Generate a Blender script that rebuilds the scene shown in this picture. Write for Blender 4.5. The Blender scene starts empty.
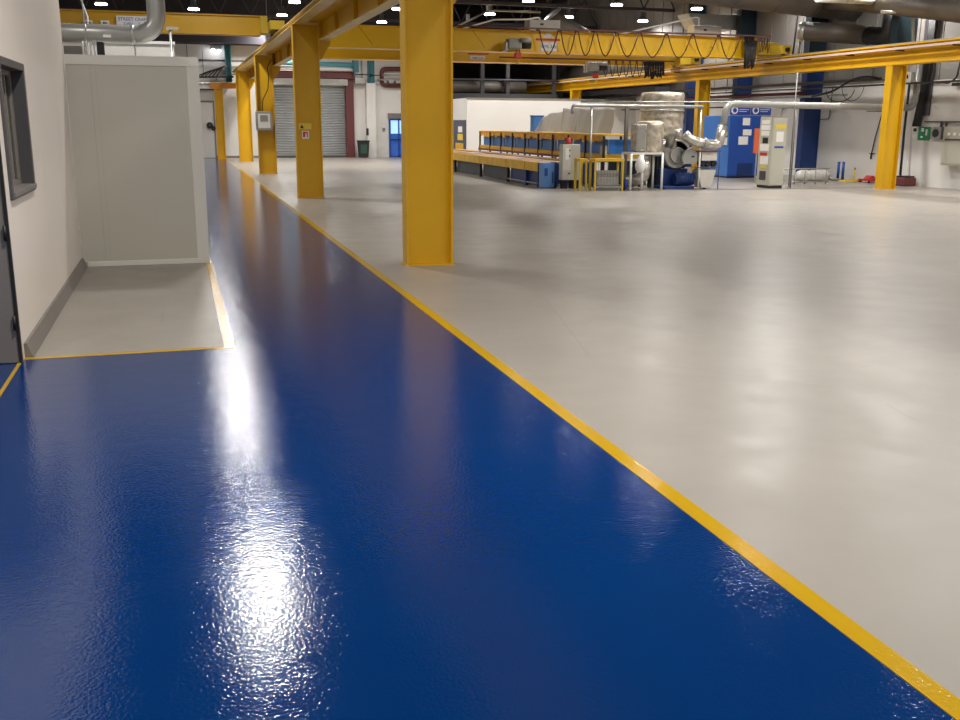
import bpy, bmesh, math, random
from mathutils import Vector, Matrix
random.seed(7)
scn = bpy.context.scene
COL = scn.collection
PI = math.pi

# ------------------------------------------------------------------ materials
def mat(name, col, rough=0.5, metal=0.0, var=0.0, vscale=4.0, bump=0.0, bscale=20.0, emit=None, estr=0.0, spec=None):
    m = bpy.data.materials.new(name); m.use_nodes = True
    nt = m.node_tree; b = nt.nodes['Principled BSDF']
    b.inputs['Base Color'].default_value = (*col, 1)
    b.inputs['Roughness'].default_value = rough
    b.inputs['Metallic'].default_value = metal
    if spec is not None: b.inputs['Specular IOR Level'].default_value = spec
    tc = nt.nodes.new('ShaderNodeTexCoord')
    if var > 0:
        n = nt.nodes.new('ShaderNodeTexNoise'); n.inputs['Scale'].default_value = vscale; n.inputs['Detail'].default_value = 4
        r = nt.nodes.new('ShaderNodeValToRGB')
        r.color_ramp.elements[0].position = 0.3; r.color_ramp.elements[1].position = 0.7
        r.color_ramp.elements[0].color = (*[c*(1-var) for c in col], 1)
        r.color_ramp.elements[1].color = (*[min(1, c*(1+var)) for c in col], 1)
        nt.links.new(tc.outputs['Object'], n.inputs['Vector']); nt.links.new(n.outputs['Fac'], r.inputs['Fac'])
        nt.links.new(r.outputs['Color'], b.inputs['Base Color'])
    if bump > 0:
        n2 = nt.nodes.new('ShaderNodeTexNoise'); n2.inputs['Scale'].default_value = bscale; n2.inputs['Detail'].default_value = 3
        bp = nt.nodes.new('ShaderNodeBump'); bp.inputs['Strength'].default_value = bump; bp.inputs['Distance'].default_value = 0.02
        nt.links.new(tc.outputs['Object'], n2.inputs['Vector']); nt.links.new(n2.outputs['Fac'], bp.inputs['Height'])
        nt.links.new(bp.outputs['Normal'], b.inputs['Normal'])
    if emit:
        b.inputs['Emission Color'].default_value = (*emit, 1); b.inputs['Emission Strength'].default_value = estr
    return m

def floor_mat(name, col, col2, rough, rvar, bump, coat=0.0, fine=60.0, marks=False):
    m = bpy.data.materials.new(name); m.use_nodes = True
    nt = m.node_tree; L = nt.links; b = nt.nodes['Principled BSDF']
    tc = nt.nodes.new('ShaderNodeTexCoord')
    n = nt.nodes.new('ShaderNodeTexNoise'); n.inputs['Scale'].default_value = 0.6; n.inputs['Detail'].default_value = 6; n.inputs['Roughness'].default_value = 0.6
    L.new(tc.outputs['Object'], n.inputs['Vector'])
    r = nt.nodes.new('ShaderNodeValToRGB'); r.color_ramp.elements[0].position = 0.3; r.color_ramp.elements[1].position = 0.7
    r.color_ramp.elements[0].color = (*col, 1); r.color_ramp.elements[1].color = (*col2, 1)
    L.new(n.outputs['Fac'], r.inputs['Fac'])
    last = r.outputs['Color']
    if marks:   # a few hairline joints and scuffs in the resin
        v = nt.nodes.new('ShaderNodeTexVoronoi'); v.feature = 'DISTANCE_TO_EDGE'; v.inputs['Scale'].default_value = 0.22
        L.new(tc.outputs['Object'], v.inputs['Vector'])
        k = nt.nodes.new('ShaderNodeMath'); k.operation = 'LESS_THAN'; k.inputs[1].default_value = 0.0016
        L.new(v.outputs['Distance'], k.inputs[0])
        n4 = nt.nodes.new('ShaderNodeTexNoise'); n4.inputs['Scale'].default_value = 0.35
        L.new(tc.outputs['Object'], n4.inputs['Vector'])
        g = nt.nodes.new('ShaderNodeMath'); g.operation = 'GREATER_THAN'; g.inputs[1].default_value = 0.52
        L.new(n4.outputs['Fac'], g.inputs[0])
        mu = nt.nodes.new('ShaderNodeMath'); mu.operation = 'MULTIPLY'; L.new(k.outputs[0], mu.inputs[0]); L.new(g.outputs[0], mu.inputs[1])
        mu2 = nt.nodes.new('ShaderNodeMath'); mu2.operation = 'MULTIPLY'; L.new(mu.outputs[0], mu2.inputs[0]); mu2.inputs[1].default_value = 0.35
        mx = nt.nodes.new('ShaderNodeMixRGB'); mx.inputs['Color2'].default_value = (0.2, 0.18, 0.15, 1)
        L.new(mu2.outputs[0], mx.inputs['Fac']); L.new(last, mx.inputs['Color1']); last = mx.outputs['Color']
    L.new(last, b.inputs['Base Color'])
    n2 = nt.nodes.new('ShaderNodeTexNoise'); n2.inputs['Scale'].default_value = 2.2; n2.inputs['Detail'].default_value = 5
    L.new(tc.outputs['Object'], n2.inputs['Vector'])
    mr = nt.nodes.new('ShaderNodeMapRange'); mr.inputs['From Min'].default_value = 0.3; mr.inputs['From Max'].default_value = 0.7
    mr.inputs['To Min'].default_value = rough - rvar; mr.inputs['To Max'].default_value = rough + rvar
    L.new(n2.outputs['Fac'], mr.inputs['Value']); L.new(mr.outputs['Result'], b.inputs['Roughness'])
    n3 = nt.nodes.new('ShaderNodeTexNoise'); n3.inputs['Scale'].default_value = fine; n3.inputs['Detail'].default_value = 2
    L.new(tc.outputs['Object'], n3.inputs['Vector'])
    bp = nt.nodes.new('ShaderNodeBump'); bp.inputs['Strength'].default_value = bump; bp.inputs['Distance'].default_value = 0.004
    L.new(n3.outputs['Fac'], bp.inputs['Height'])
    n5 = nt.nodes.new('ShaderNodeTexNoise'); n5.inputs['Scale'].default_value = 6; n5.inputs['Detail'].default_value = 3
    L.new(tc.outputs['Object'], n5.inputs['Vector'])
    bp2 = nt.nodes.new('ShaderNodeBump'); bp2.inputs['Strength'].default_value = bump*1.0; bp2.inputs['Distance'].default_value = 0.004
    L.new(n5.outputs['Fac'], bp2.inputs['Height']); L.new(bp.outputs['Normal'], bp2.inputs['Normal'])
    L.new(bp2.outputs['Normal'], b.inputs['Normal'])
    b.inputs['Coat Weight'].default_value = coat; b.inputs['Coat Roughness'].default_value = 0.08
    return m

M = {}
M['grey_floor'] = floor_mat('grey_resin', (.285,.258,.227), (.325,.295,.258), .345, .045, .06, fine=14, marks=True)
M['blue_floor'] = floor_mat('blue_resin', (.0002,.026,.128), (.0003,.030,.142), .085, .02, .32, coat=0.0, fine=65)
M['line'] = floor_mat('yellow_line_paint', (.50,.30,.008), (.54,.325,.01), .09, .03, .3)
M['wall'] = mat('white_wall_paint', (.70,.68,.65), .55, var=.03, vscale=.7)
M['warmwall'] = mat('cream_wall_paint', (.84,.77,.70), .5, var=.02, vscale=.7)
M['cabin'] = mat('grey_cabin_panel', (.55,.53,.46), .45, var=.03, vscale=.5)
M['cabintrim'] = mat('pale_cabin_trim', (.74,.73,.68), .45)
M['skirt'] = mat('grey_skirting', (.20,.18,.16), .5)
M['darkframe'] = mat('dark_grey_frame', (.07,.065,.07), .4)
M['doorgrey'] = mat('grey_door_paint', (.19,.175,.165), .45)
M['black'] = mat('black_rubber', (.012,.012,.014), .5)
M['yellow'] = mat('crane_yellow_paint', (.62,.345,.004), .38, var=.08, vscale=.8)
M['paleyellow'] = mat('crane_yellow_worn', (.66,.48,.18), .4, var=.15, vscale=5)
M['orange'] = mat('orange_brown_paint', (.55,.20,.01), .45, var=.15, vscale=3)
M['bench_yellow'] = mat('bench_yellow', (.68,.40,.02), .45, var=.15, vscale=3)
M['steel'] = mat('galvanised_steel', (.42,.42,.40), .38, .6, var=.12, vscale=3)
M['duct'] = mat('grey_duct', (.34,.34,.32), .35, .35, var=.08, vscale=2)
M['darkduct'] = mat('brown_grey_duct', (.10,.085,.07), .5, .1, var=.2, vscale=1.5)
M['foil'] = mat('crinkled_foil_wrap', (.52,.46,.37), .34, .6, var=.4, vscale=6, bump=1.0, bscale=6)
M['brightfoil'] = mat('bright_foil', (.50,.48,.43), .30, .75, var=.35, vscale=7, bump=1.0, bscale=8)
M['benchtop'] = mat('worn_orange_board', (.42,.20,.035), .5, var=.35, vscale=1.6)
M['amber'] = mat('amber_shelf_edge', (.75,.38,.012), .45, var=.3, vscale=5)
M['cabinseam'] = mat('cabin_panel_seam', (.46,.44,.38), .5)
M['whitefoil'] = mat('white_foil_wrap', (.72,.70,.66), .45, .1, var=.15, vscale=8, bump=.8, bscale=9)
M['girder'] = mat('crane_yellow_lit', (.86,.50,.006), .35, var=.05, vscale=.6)  # crane yellow with strong lamplight put into the colour
M['slate'] = mat('dark_slate_panel', (.03,.04,.055), .5)
M['paleblue'] = mat('pale_blue_enamel', (.11,.27,.60), .4)
M['redorange'] = mat('red_orange_panel', (.45,.09,.03), .5)
M['dullsteel'] = mat('dull_steel', (.17,.165,.155), .5, .3)
M['blue'] = mat('light_blue_enamel', (.04,.19,.60), .4)
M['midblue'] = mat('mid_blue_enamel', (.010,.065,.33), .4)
M['navy'] = mat('navy_paint', (.006,.03,.14), .45)
M['navy_shaded'] = mat('navy_paint_shaded', (.006,.022,.032), .5)  # navy darkened in colour where the ducts block the light
M['teal'] = mat('teal_steel_paint', (.015,.13,.16), .45)
M['greycab'] = mat('beige_grey_enamel', (.47,.46,.38), .4)
M['white'] = mat('white_plastic', (.8,.8,.78), .4)
M['paper'] = mat('white_paper', (.8,.78,.74), .7)
M['red'] = mat('red_paint', (.5,.03,.03), .45)
M['green'] = mat('green_sign', (.01,.22,.09), .45)
M['maroon'] = mat('maroon_paint', (.13,.03,.03), .45)
M['roof'] = mat('dark_roof_sheet', (.035,.032,.048), .8, var=.3, vscale=.5)
M['roofsteel'] = mat('dark_roof_steel', (.05,.045,.06), .6)
M['darkwall'] = mat('dark_high_wall', (.035,.033,.036), .8, var=.2, vscale=.5)
M['cladding'] = mat('grey_wall_cladding', (.22,.205,.19), .55, var=.03, vscale=.8)
M['shutter'] = mat('shutter_slats', (.40,.42,.43), .35, .4)
M['cable'] = mat('black_cable', (.015,.013,.013), .5)
M['redcable'] = mat('dark_red_cable', (.05,.01,.008), .5)
M['lens'] = mat('lamp_lens', (.9,.9,.95), .3, emit=(.95,.95,1.0), estr=14)
M['lamphousing'] = mat('lamp_housing', (.3,.3,.32), .4, .5)
M['daylight'] = mat('daylit_glazing', (.02,.08,.3), .1, emit=(.02,.09,.4), estr=.35)
M['daylight2'] = mat('daylit_sky_pane', (.4,.5,.6), .1, emit=(.25,.5,.95), estr=.8)
M['tealpipe'] = mat('pale_teal_pipe', (.10,.32,.36), .4)
M['sticker_y'] = mat('yellow_sticker', (.75,.55,.05), .5)
M['sticker_b'] = mat('blue_sticker', (.02,.06,.35), .5)
M['carriage'] = mat('carriage_yellow', (.62,.42,.03), .4)
M['railpink'] = mat('conductor_rail', (.62,.47,.38), .4)
M['greymotor'] = mat('grey_machine_paint', (.30,.29,.26), .45, var=.1, vscale=5)
M['whiteblock'] = mat('offwhite_board', (.58,.55,.49), .6, var=.05, vscale=4)

def glass_mat(name, tint, alpha, rough=.05):
    m = bpy.data.materials.new(name); m.use_nodes = True
    nt = m.node_tree; b = nt.nodes['Principled BSDF']
    b.inputs['Base Color'].default_value = (*tint, 1); b.inputs['Roughness'].default_value = rough
    b.inputs['Alpha'].default_value = alpha
    return m
M['glass'] = glass_mat('window_glass', (.10,.11,.10), .45)
M['polythene'] = glass_mat('polythene_sheet', (.56,.57,.54), .58, .3)

# ------------------------------------------------------------------ mesh helpers
class B:
    def __init__(s): s.bm = bmesh.new()
    def box(s, x0, x1, y0, y1, z0, z1):
        r = bmesh.ops.create_cube(s.bm, size=1)
        for v in r['verts']:
            v.co = Vector(((x0+x1)/2 + v.co.x*(x1-x0), (y0+y1)/2 + v.co.y*(y1-y0), (z0+z1)/2 + v.co.z*(z1-z0)))
        return s
    def prism(s, pts, a, b, axis='y'):
        def mk(p, t):
            if axis == 'y': return (p[0], t, p[1])
            if axis == 'x': return (t, p[0], p[1])
            return (p[0], p[1], t)
        v1 = [s.bm.verts.new(mk(p, a)) for p in pts]; v2 = [s.bm.verts.new(mk(p, b)) for p in pts]
        s.bm.faces.new(v1); s.bm.faces.new(v2[::-1])
        n = len(pts)
        for i in range(n): s.bm.faces.new((v1[i], v2[i], v2[(i+1) % n], v1[(i+1) % n]))
        return s
    def tube(s, pts, r, n=10, cap=True, closed=False):
        pts = [Vector(p) for p in pts]; rings = []; up = None
        rr = r if isinstance(r, (list, tuple)) else [r]*len(pts)
        for i, p in enumerate(pts):
            a = pts[max(i-1, 0)]; c = pts[min(i+1, len(pts)-1)]
            t = (c-a)
            if t.length < 1e-9: t = Vector((0, 0, 1))
            t.normalize()
            if up is None: up = Vector((0, 0, 1)) if abs(t.z) < .9 else Vector((1, 0, 0))
            u = (up - t*up.dot(t))
            if u.length < 1e-6: u = t.orthogonal()
            u.normalize(); w = t.cross(u); up = u
            rings.append([s.bm.verts.new(p + (u*math.cos(2*PI*k/n) + w*math.sin(2*PI*k/n))*rr[i]) for k in range(n)])
        for a, c in zip(rings, rings[1:]):
            for k in range(n):
                f = s.bm.faces.new((a[k], a[(k+1) % n], c[(k+1) % n], c[k])); f.smooth = True
        if cap: s.bm.faces.new(rings[0][::-1]); s.bm.faces.new(rings[-1])
        return s
    def lathe(s, c, prof, n=24, axis='z'):
        rings = []
        for (r, h) in prof:
            ring = []
            for k in range(n):
                a = 2*PI*k/n; x, y = r*math.cos(a), r*math.sin(a)
                v = (x, y, h) if axis == 'z' else ((h, x, y) if axis == 'x' else (x, h, y))
                ring.append(s.bm.verts.new(Vector(c)+Vector(v)))
            rings.append(ring)
        for a, b in zip(rings, rings[1:]):
            for k in range(n):
                f = s.bm.faces.new((a[k], a[(k+1) % n], b[(k+1) % n], b[k])); f.smooth = True
        s.bm.faces.new(rings[0][::-1]); s.bm.faces.new(rings[-1])
        return s

def bend(pts, rad, k=6):
    """round the inner corners of a polyline"""
    pts = [Vector(p) for p in pts]; out = [pts[0]]
    for a, b, c in zip(pts, pts[1:], pts[2:]):
        d1 = (a-b).normalized(); d2 = (c-b).normalized()
        p1 = b+d1*rad; p2 = b+d2*rad
        for i in range(k+1):
            t = i/k; out.append(p1*(1-t)**2 + b*2*t*(1-t) + p2*t*t)
    out.append(pts[-1]); return out

def obj(name, b, m, parent=None, bevel=0.0):
    bm = b.bm
    bmesh.ops.recalc_face_normals(bm, faces=bm.faces)
    if parent is not None:
        off = Vector((0, 0, 0)); p = parent
        while p is not None: off += p.location; p = p.parent
        bmesh.ops.translate(bm, verts=bm.verts, vec=-off)
    me = bpy.data.meshes.new(name); bm.to_mesh(me); bm.free()
    me.materials.append(M[m] if isinstance(m, str) else m)
    o = bpy.data.objects.new(name, me); COL.objects.link(o)
    if parent is not None: o.parent = parent
    if bevel > 0:
        md = o.modifiers.new('bevel', 'BEVEL'); md.width = bevel; md.segments = 2; md.limit_method = 'ANGLE'; md.angle_limit = .7
    return o
def thing(name, label, cat, loc=(0, 0, 0), group=None):
    o = bpy.data.objects.new(name, None); COL.objects.link(o); o.location = loc; o.empty_display_size = .1
    o['label'] = label; o['category'] = cat
    if group: o['group'] = group
    return o
def tag(o, label, cat, group=None, kind=None):
    o['label'] = label; o['category'] = cat
    if group: o['group'] = group
    if kind: o['kind'] = kind
    return o
def struct(name, b, m, parent=None, label=None, cat=None, bevel=0):
    o = obj(name, b, m, parent, bevel)
    if parent is None:
        o['kind'] = 'structure'
        if label: o['label'] = label; o['category'] = cat
    return o
def dup(root, loc, label=None, group=None):
    r = root.copy(); COL.objects.link(r); r.location = loc
    if label: r['label'] = label
    if group: r['group'] = group
    for ch in list(root.children):
        c = ch.copy(); COL.objects.link(c); c.parent = r
        for g in ch.children:
            d = g.copy(); COL.objects.link(d); d.parent = c
    return r
def text(body, size, m, parent, loc, facing='-y', name='lettering', align='CENTER'):
    cu = bpy.data.curves.new('t', 'FONT'); cu.body = body; cu.size = size; cu.align_x = align; cu.extrude = 0.002
    t = bpy.data.objects.new('t', cu); COL.objects.link(t)
    bpy.context.view_layer.update()
    me = bpy.data.meshes.new_from_object(t.evaluated_get(bpy.context.evaluated_depsgraph_get()))
    bpy.data.objects.remove(t); bpy.data.curves.remove(cu)
    me.materials.clear(); me.materials.append(M[m])
    o = bpy.data.objects.new(name, me); COL.objects.link(o); o.parent = parent
    off = Vector((0, 0, 0)); p = parent
    while p is not None: off += p.location; p = p.parent
    o.location = Vector(loc) - off
    o.rotation_euler = (PI/2, 0, 0) if facing == '-y' else (PI/2, 0, -PI/2)
    return o

# ------------------------------------------------------------------ camera
H = 2.0; F = 985.0
dY = Vector((175-480., -(121-360.), -F)).normalized(); dX = Vector((3850-480., -(140-360.), -F)).normalized()
dX = (dX - dY*dX.dot(dY)).normalized(); dZ = dX.cross(dY)
R = Matrix((dX, dY, dZ))
cam = bpy.data.cameras.new('camera'); co = bpy.data.objects.new('camera', cam); COL.objects.link(co)
cam.sensor_width = 36; cam.lens = F/960*36; cam.clip_end = 200
co.matrix_world = Matrix.Translation((0, 0, H)) @ R.to_4x4()
scn.camera = co

# ------------------------------------------------------------------ the shell
XR = 23.8; YF = 58.0; ZC = 9.4
struct('floor', B().box(-9, XR, -4, 67, -.2, 0), 'grey_floor')
bl = B()
for x0, x1, y0, y1 in ((-9, 2.455, -4, 9.02), (.38, 2.455, 9.02, YF)):
    bl.box(x0, x1, y0, y1, 0, .003)
struct('floor', bl, 'blue_floor')
struct('trim_1', B().box(2.452, 2.555, -3.9, YF, 0, .006), 'line')
struct('trim_2', B().box(.30, .395, 9.0, 14.74, 0, .006), 'line')
struct('trim_3', B().box(-1.37, .395, 8.98, 9.06, 0, .0065), 'line')
struct('trim_4', B().box(-1.40, -1.37, 2, 8.98, 0, .006), 'line')
struct('ceiling', B().box(-9, XR, -4, 67, ZC, ZC+.2), 'roof')
struct('wall_back', B().box(-9, XR, -4.2, -4, 0, ZC), 'wall')
struct('wall_hall_left', B().box(-9.2, -9, -4, 67, 0, ZC), 'wall')
struct('wall_right', B().box(XR, XR+.2, -4, 67, 0, 3.42), 'wall')
cl = B().box(XR+.02, XR+.2, -4, 67, 3.42, ZC)
y = 0
while y < 66:
    cl.box(XR-.01, XR+.03, y, y+.04, 3.42, ZC); y += 1.1
struct('wall_right_upper', cl, 'cladding')
# far wall: white low part, dark above, deeper dark bay to the right
struct('wall_far', B().box(-9, 5.3, YF, YF+.2, 0, 6.05).box(5.3, 9.5, YF, YF+.2, 4.4, 5.9).box(9.5, 11.9, YF, YF+.2, 0, 5.9).box(11.9, 13.1, YF, YF+.2, 2.5, 5.9).box(13.1, 15.3, YF, YF+.2, 0, 5.9), 'wall')
struct('wall_far_upper', B().box(-9, 15.3, YF, YF+.2, 6.05, ZC).box(5.3, 15.3, YF, YF+.2, 5.9, 6.05).box(15.1, 15.3, YF, 67, 0, ZC).box(15.3, XR, 66.8, 67, 0, ZC), 'darkwall')

# office on the left: wall with window, facing wall with door
struct('wall_left', B().box(-1.55, -1.37, 8.9, 9.2, 0, 4.2).box(-1.55, -1.37, 10.6, 14.76, 0, 4.2)
       .box(-1.55, -1.37, 9.2, 10.6, 0, 1.38).box(-1.55, -1.37, 9.2, 10.6, 2.48, 4.2), 'warmwall')
struct('wall_office_front', B().box(-4.6, -2.42, 8.9, 9.05, 0, 4.2).box(-2.42, -1.55, 8.9, 9.05, 2.2, 4.2), 'warmwall')
struct('wall_office_rear', B().box(-4.6, -1.55, 14.6, 14.76, 0, 4.2), 'warmwall')
struct('wall_office_side', B().box(-4.75, -4.6, 8.9, 14.76, 0, 4.2), 'warmwall')
struct('ceiling_office', B().box(-4.75, -1.37, 8.9, 14.76, 4.2, 4.28), 'cabintrim')
struct('baseboard_left', B().prism([(-1.37, 0), (-1.30, 0), (-1.345, .13), (-1.37, .13)], 9.06, 14.72, 'y'), 'skirt')
w = struct('window_1', B().box(-1.5, -1.345, 9.16, 9.24, 1.34, 2.52).box(-1.5, -1.345, 10.54, 10.62, 1.34, 2.52)
           .box(-1.5, -1.345, 9.24, 10.54, 1.34, 1.40).box(-1.5, -1.345, 9.24, 10.54, 2.45, 2.52), 'darkframe', bevel=.006)
obj('sash', B().box(-1.51, -1.46, 9.24, 9.29, 1.4, 2.45).box(-1.51, -1.46, 10.46, 10.54, 1.4, 2.45).box(-1.51, -1.46, 9.29, 10.46, 1.4, 1.46)
    .box(-1.51, -1.46, 9.29, 10.46, 2.40, 2.45).box(-1.51, -1.46, 10.12, 10.17, 1.46, 2.4), 'skirt', w)
obj('pane', B().box(-1.49, -1.48, 9.29, 10.46, 1.46, 2.40), 'glass', w)
obj('sill', B().box(-1.46, -1.33, 9.2, 10.58, 1.36, 1.405), 'doorgrey', w, bevel=.004)
tag(obj('roller_blind', B().box(-1.60, -1.585, 9.25, 10.2, 1.45, 2.5), 'cabin'), 'pale grey blind hanging inside the office window', 'blind')
d = struct('door_1', B().box(-2.34, -1.60, 8.9, 8.95, .01, 2.12), 'doorgrey', bevel=.004)
obj('door_frame', B().box(-1.386, -1.36, 8.86, 8.90, 0, 2.2).box(-2.42, -2.36, 8.85, 8.90, 0, 2.2).box(-2.36, -1.42, 8.85, 8.90, 2.14, 2.2), 'black', d)
obj('door_edge', B().box(-1.60, -1.386, 8.87, 8.95, .01, 2.14), 'doorgrey', d)
for z in (.35, 1.1, 1.85):
    obj('hinge', B().tube([(-1.39, 8.85, z-.06), (-1.39, 8.85, z+.06)], .014, 8), 'black', d)

# ------------------------------------------------------------------ grey cabin
t = thing('prefabricated_cabin', 'tall pale grey panelled cabin box standing beside the blue walkway', 'cabin', (-.5, 14.78, 0))
obj('front_panel', B().box(-1.366, .24, 14.785, 14.86, .07, 2.76), 'cabin', t)
obj('side_panel', B().box(.24, .33, 14.86, 17.8, .09, 2.76), 'cabin', t)
obj('side_panel', B().box(-1.34, -1.28, 14.86, 17.8, .09, 2.76), 'cabin', t)
obj('rear_panel', B().box(-1.28, .24, 17.74, 17.8, .09, 2.76), 'cabin', t)
obj('roof', B().box(-1.35, .34, 14.79, 17.82, 2.80, 2.86), 'cabintrim', t)
obj('corner_trim', B().box(.19, .36, 14.775, 14.88, .07, 2.80), 'cabintrim', t, bevel=.01)
obj('top_trim', B().box(-1.365, .36, 14.77, 14.84, 2.735, 2.862), 'cabintrim', t)
obj('base_trim', B().box(-1.30, .36, 14.77, 14.83, 0, .07), 'cabintrim', t, bevel=.005)
obj('panel_seam', B().box(-1.06, -1.053, 14.782, 14.787, .07, 2.74).box(-.99, -.986, 14.782, 14.787, .07, 2.74), 'cabinseam', t)

# things above the cabin
t = thing('ventilation_duct', 'grey round ventilation duct turning upward above the grey cabin', 'duct', (-.9, 16.4, 3.1))
pts = bend([(-2.6, 16.4, 3.26), (-.17, 16.4, 3.26), (-.17, 16.4, 4.9)], .34, 10)
obj('pipe', B().tube(pts, .135, 28), 'duct', t)
obj('joint_band', B().tube([(-.55, 16.4, 3.26), (-.50, 16.4, 3.26)], .142, 24), 'steel', t)
obj('joint_band', B().tube([(-1.2, 16.4, 3.26), (-1.17, 16.4, 3.26)], .142, 24), 'steel', t)
obj('data_label', B().box(-.94, -.83, 16.258, 16.262, 3.20, 3.24), 'paper', t)
t = thing('pipe_clamp', 'small dark clamp on a short rod below the grey duct', 'clamp', (-.51, 16.4, 2.86))
obj('rod', B().tube([(-.51, 16.4, 2.86), (-.51, 16.4, 3.13)], .012, 8), 'steel', t)
obj('block', B().box(-.54, -.48, 16.36, 16.44, 2.86, 2.94), 'black', t, bevel=.008)
t = thing('white_cabin', 'plain white cabin showing behind the grey cabin roof', 'cabin', (-.7, 20, 0))
obj('body', B().box(-1.9, .07, 20.0, 23, 0, 3.38), 'wall', t)
obj('roof_edge', B().box(-1.92, .09, 19.97, 23.02, 3.38, 3.43), 'white', t)
t = thing('threaded_post', 'thin grey post rising behind the top edge of the grey cabin', 'post', (.02, 19.5, 0))
obj('rod', B().tube([(.02, 19.5, 0), (.02, 19.5, 3.65)], .022, 10), 'steel', t)
obj('cap', B().box(-.05, .16, 19.46, 19.54, 3.60, 3.65), 'steel', t)
t = thing('switch_box', 'grey switch box with white cables on the cabin roof', 'switch box', (-1.28, 15.6, 2.86))
obj('case', B().box(-1.44, -1.2, 15.6, 15.8, 2.86, 3.03), 'doorgrey', t, bevel=.01)
for i in range(4):
    x = -1.17+i*.05
    obj('cable', B().tube([(x, 15.6, 2.864), (x-.01, 15.58, 2.95), (x-.015, 15.6, 3.09)], .012, 8), 'white', t)
obj('conduit', B().box(-1.0, -.90, 15.58, 15.7, 2.86, 3.09), 'black', t, bevel=.02)
t = thing('hanging_flex', 'pair of thin grey cables hanging in front of the yellow crane at far left', 'cable', (-1.2, 17.5, 2.9))
obj('flex', B().tube([(-1.30, 17.5, 2.9), (-1.27, 17.5, 3.7), (-1.4, 17.5, 4.9)], .016, 8), 'steel', t)
obj('flex', B().tube([(-1.24, 17.5, 2.9), (-1.22, 17.5, 3.6), (-1.55, 17.5, 4.7)], .012, 8), 'white', t)

# ------------------------------------------------------------------ yellow columns of the left runway
def h_column(name, label, x0, x1, y0, zt, depth=.30, tf=.03, group=None, m='yellow', haunch=True):
    t = thing(name, label, 'column', ((x0+x1)/2, y0+depth/2, 0), group)
    obj('flange', B().box(x0, x0+tf, y0, y0+depth, .02, zt), m, t, bevel=.004)
    obj('flange', B().box(x1-tf, x1, y0, y0+depth, .02, zt), m, t, bevel=.004)
    obj('web', B().box(x0+tf, x1-tf, y0+depth/2-.012, y0+depth/2+.012, .02, zt), m, t)
    obj('base_plate', B().box(x0-.02, x1+.02, y0-.02, y0+depth+.02, 0, .02), m, t)
    obj('cap_plate', B().box(x0-.01, x1+.01, y0-.01, y0+depth+.01, zt, zt+.02), m, t)
    if haunch:
        obj('bracket', B().prism([(x1, 3.55), (x1+.06, 3.6), (x1+.30, 3.98), (x1+.30, 4.06), (x1, 4.06)], y0+.1, y0+.125, 'y')
            .box(x1, x1+.32, y0+.03, y0+.27, 4.03, 4.055), m, t)
    return t
LBL = ['tall yellow steel column nearest the camera beside the blue walkway',
       'yellow steel column carrying small warning stickers, second from the camera',
       'yellow steel column with a framed notice and black cable, third from the camera',
       'yellow steel column fourth from the camera along the walkway']
for y0, lb in zip((13.7, 27.0, 40.0, 52.6), LBL):
    h_column('steel_column', lb, 3.05, 3.73, y0, 4.43, group='yellow columns along the blue walkway')
t = h_column('steel_column', 'slim yellow column at the far end of the blue walkway', 2.12, 2.56, 56.6, 3.7, .3, .05, haunch=False)
t = thing('short_gantry_beam', 'short yellow beam across the top of the slim far column', 'beam', (2.6, 56.7, 3.72))
obj('beam', B().box(1.9, 3.3, 56.6, 56.9, 3.72, 3.98), 'orange', t)
obj('top_flange', B().box(1.9, 3.3, 56.5, 57.0, 3.98, 4.02), 'paleyellow', t)

# notices on columns
t = thing('warning_sign', 'small yellow and red stickers on the second yellow column', 'sign', (3.3, 27.13, 1.6))
obj('plate', B().box(3.13, 3.47, 27.125, 27.137, 1.80, 1.96), 'sticker_y', t)
obj('symbol', B().prism([(3.17, 1.83), (3.27, 1.83), (3.22, 1.93)], 27.12, 27.125, 'y'), 'black', t)
obj('red_plate', B().box(3.22, 3.40, 27.125, 27.137, 1.56, 1.76), 'white', t)
obj('symbol', B().box(3.24, 3.30, 27.12, 27.125, 1.6, 1.74).box(3.34, 3.37, 27.12, 27.125, 1.6, 1.74).box(3.30, 3.36, 27.12, 27.125, 1.70, 1.74), 'red', t)
t = thing('framed_notice', 'grey framed notice hanging on the third yellow column', 'notice', (3.3, 40.05, 1.8))
obj('frame', B().box(2.98, 3.62, 39.93, 39.99, 1.66, 2.38), 'steel', t, bevel=.02)
obj('sheet', B().box(3.07, 3.53, 39.92, 39.93, 1.75, 2.29), 'paper', t)
obj('header', B().box(3.15, 3.45, 39.912, 39.92, 2.0, 2.24), 'steel', t)
tag(obj('notice_cable', B().tube(bend([(3.25, 39.95, 2.4), (3.28, 39.95, 2.8), (3.5, 39.95, 3.2), (3.55, 39.95, 3.7), (3.5, 39.95, 4.0), (3.66, 39.95, 4.3)], .1), .018, 8), 'cable'),
    'black cable running up from the framed notice on the third column', 'cable')

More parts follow.
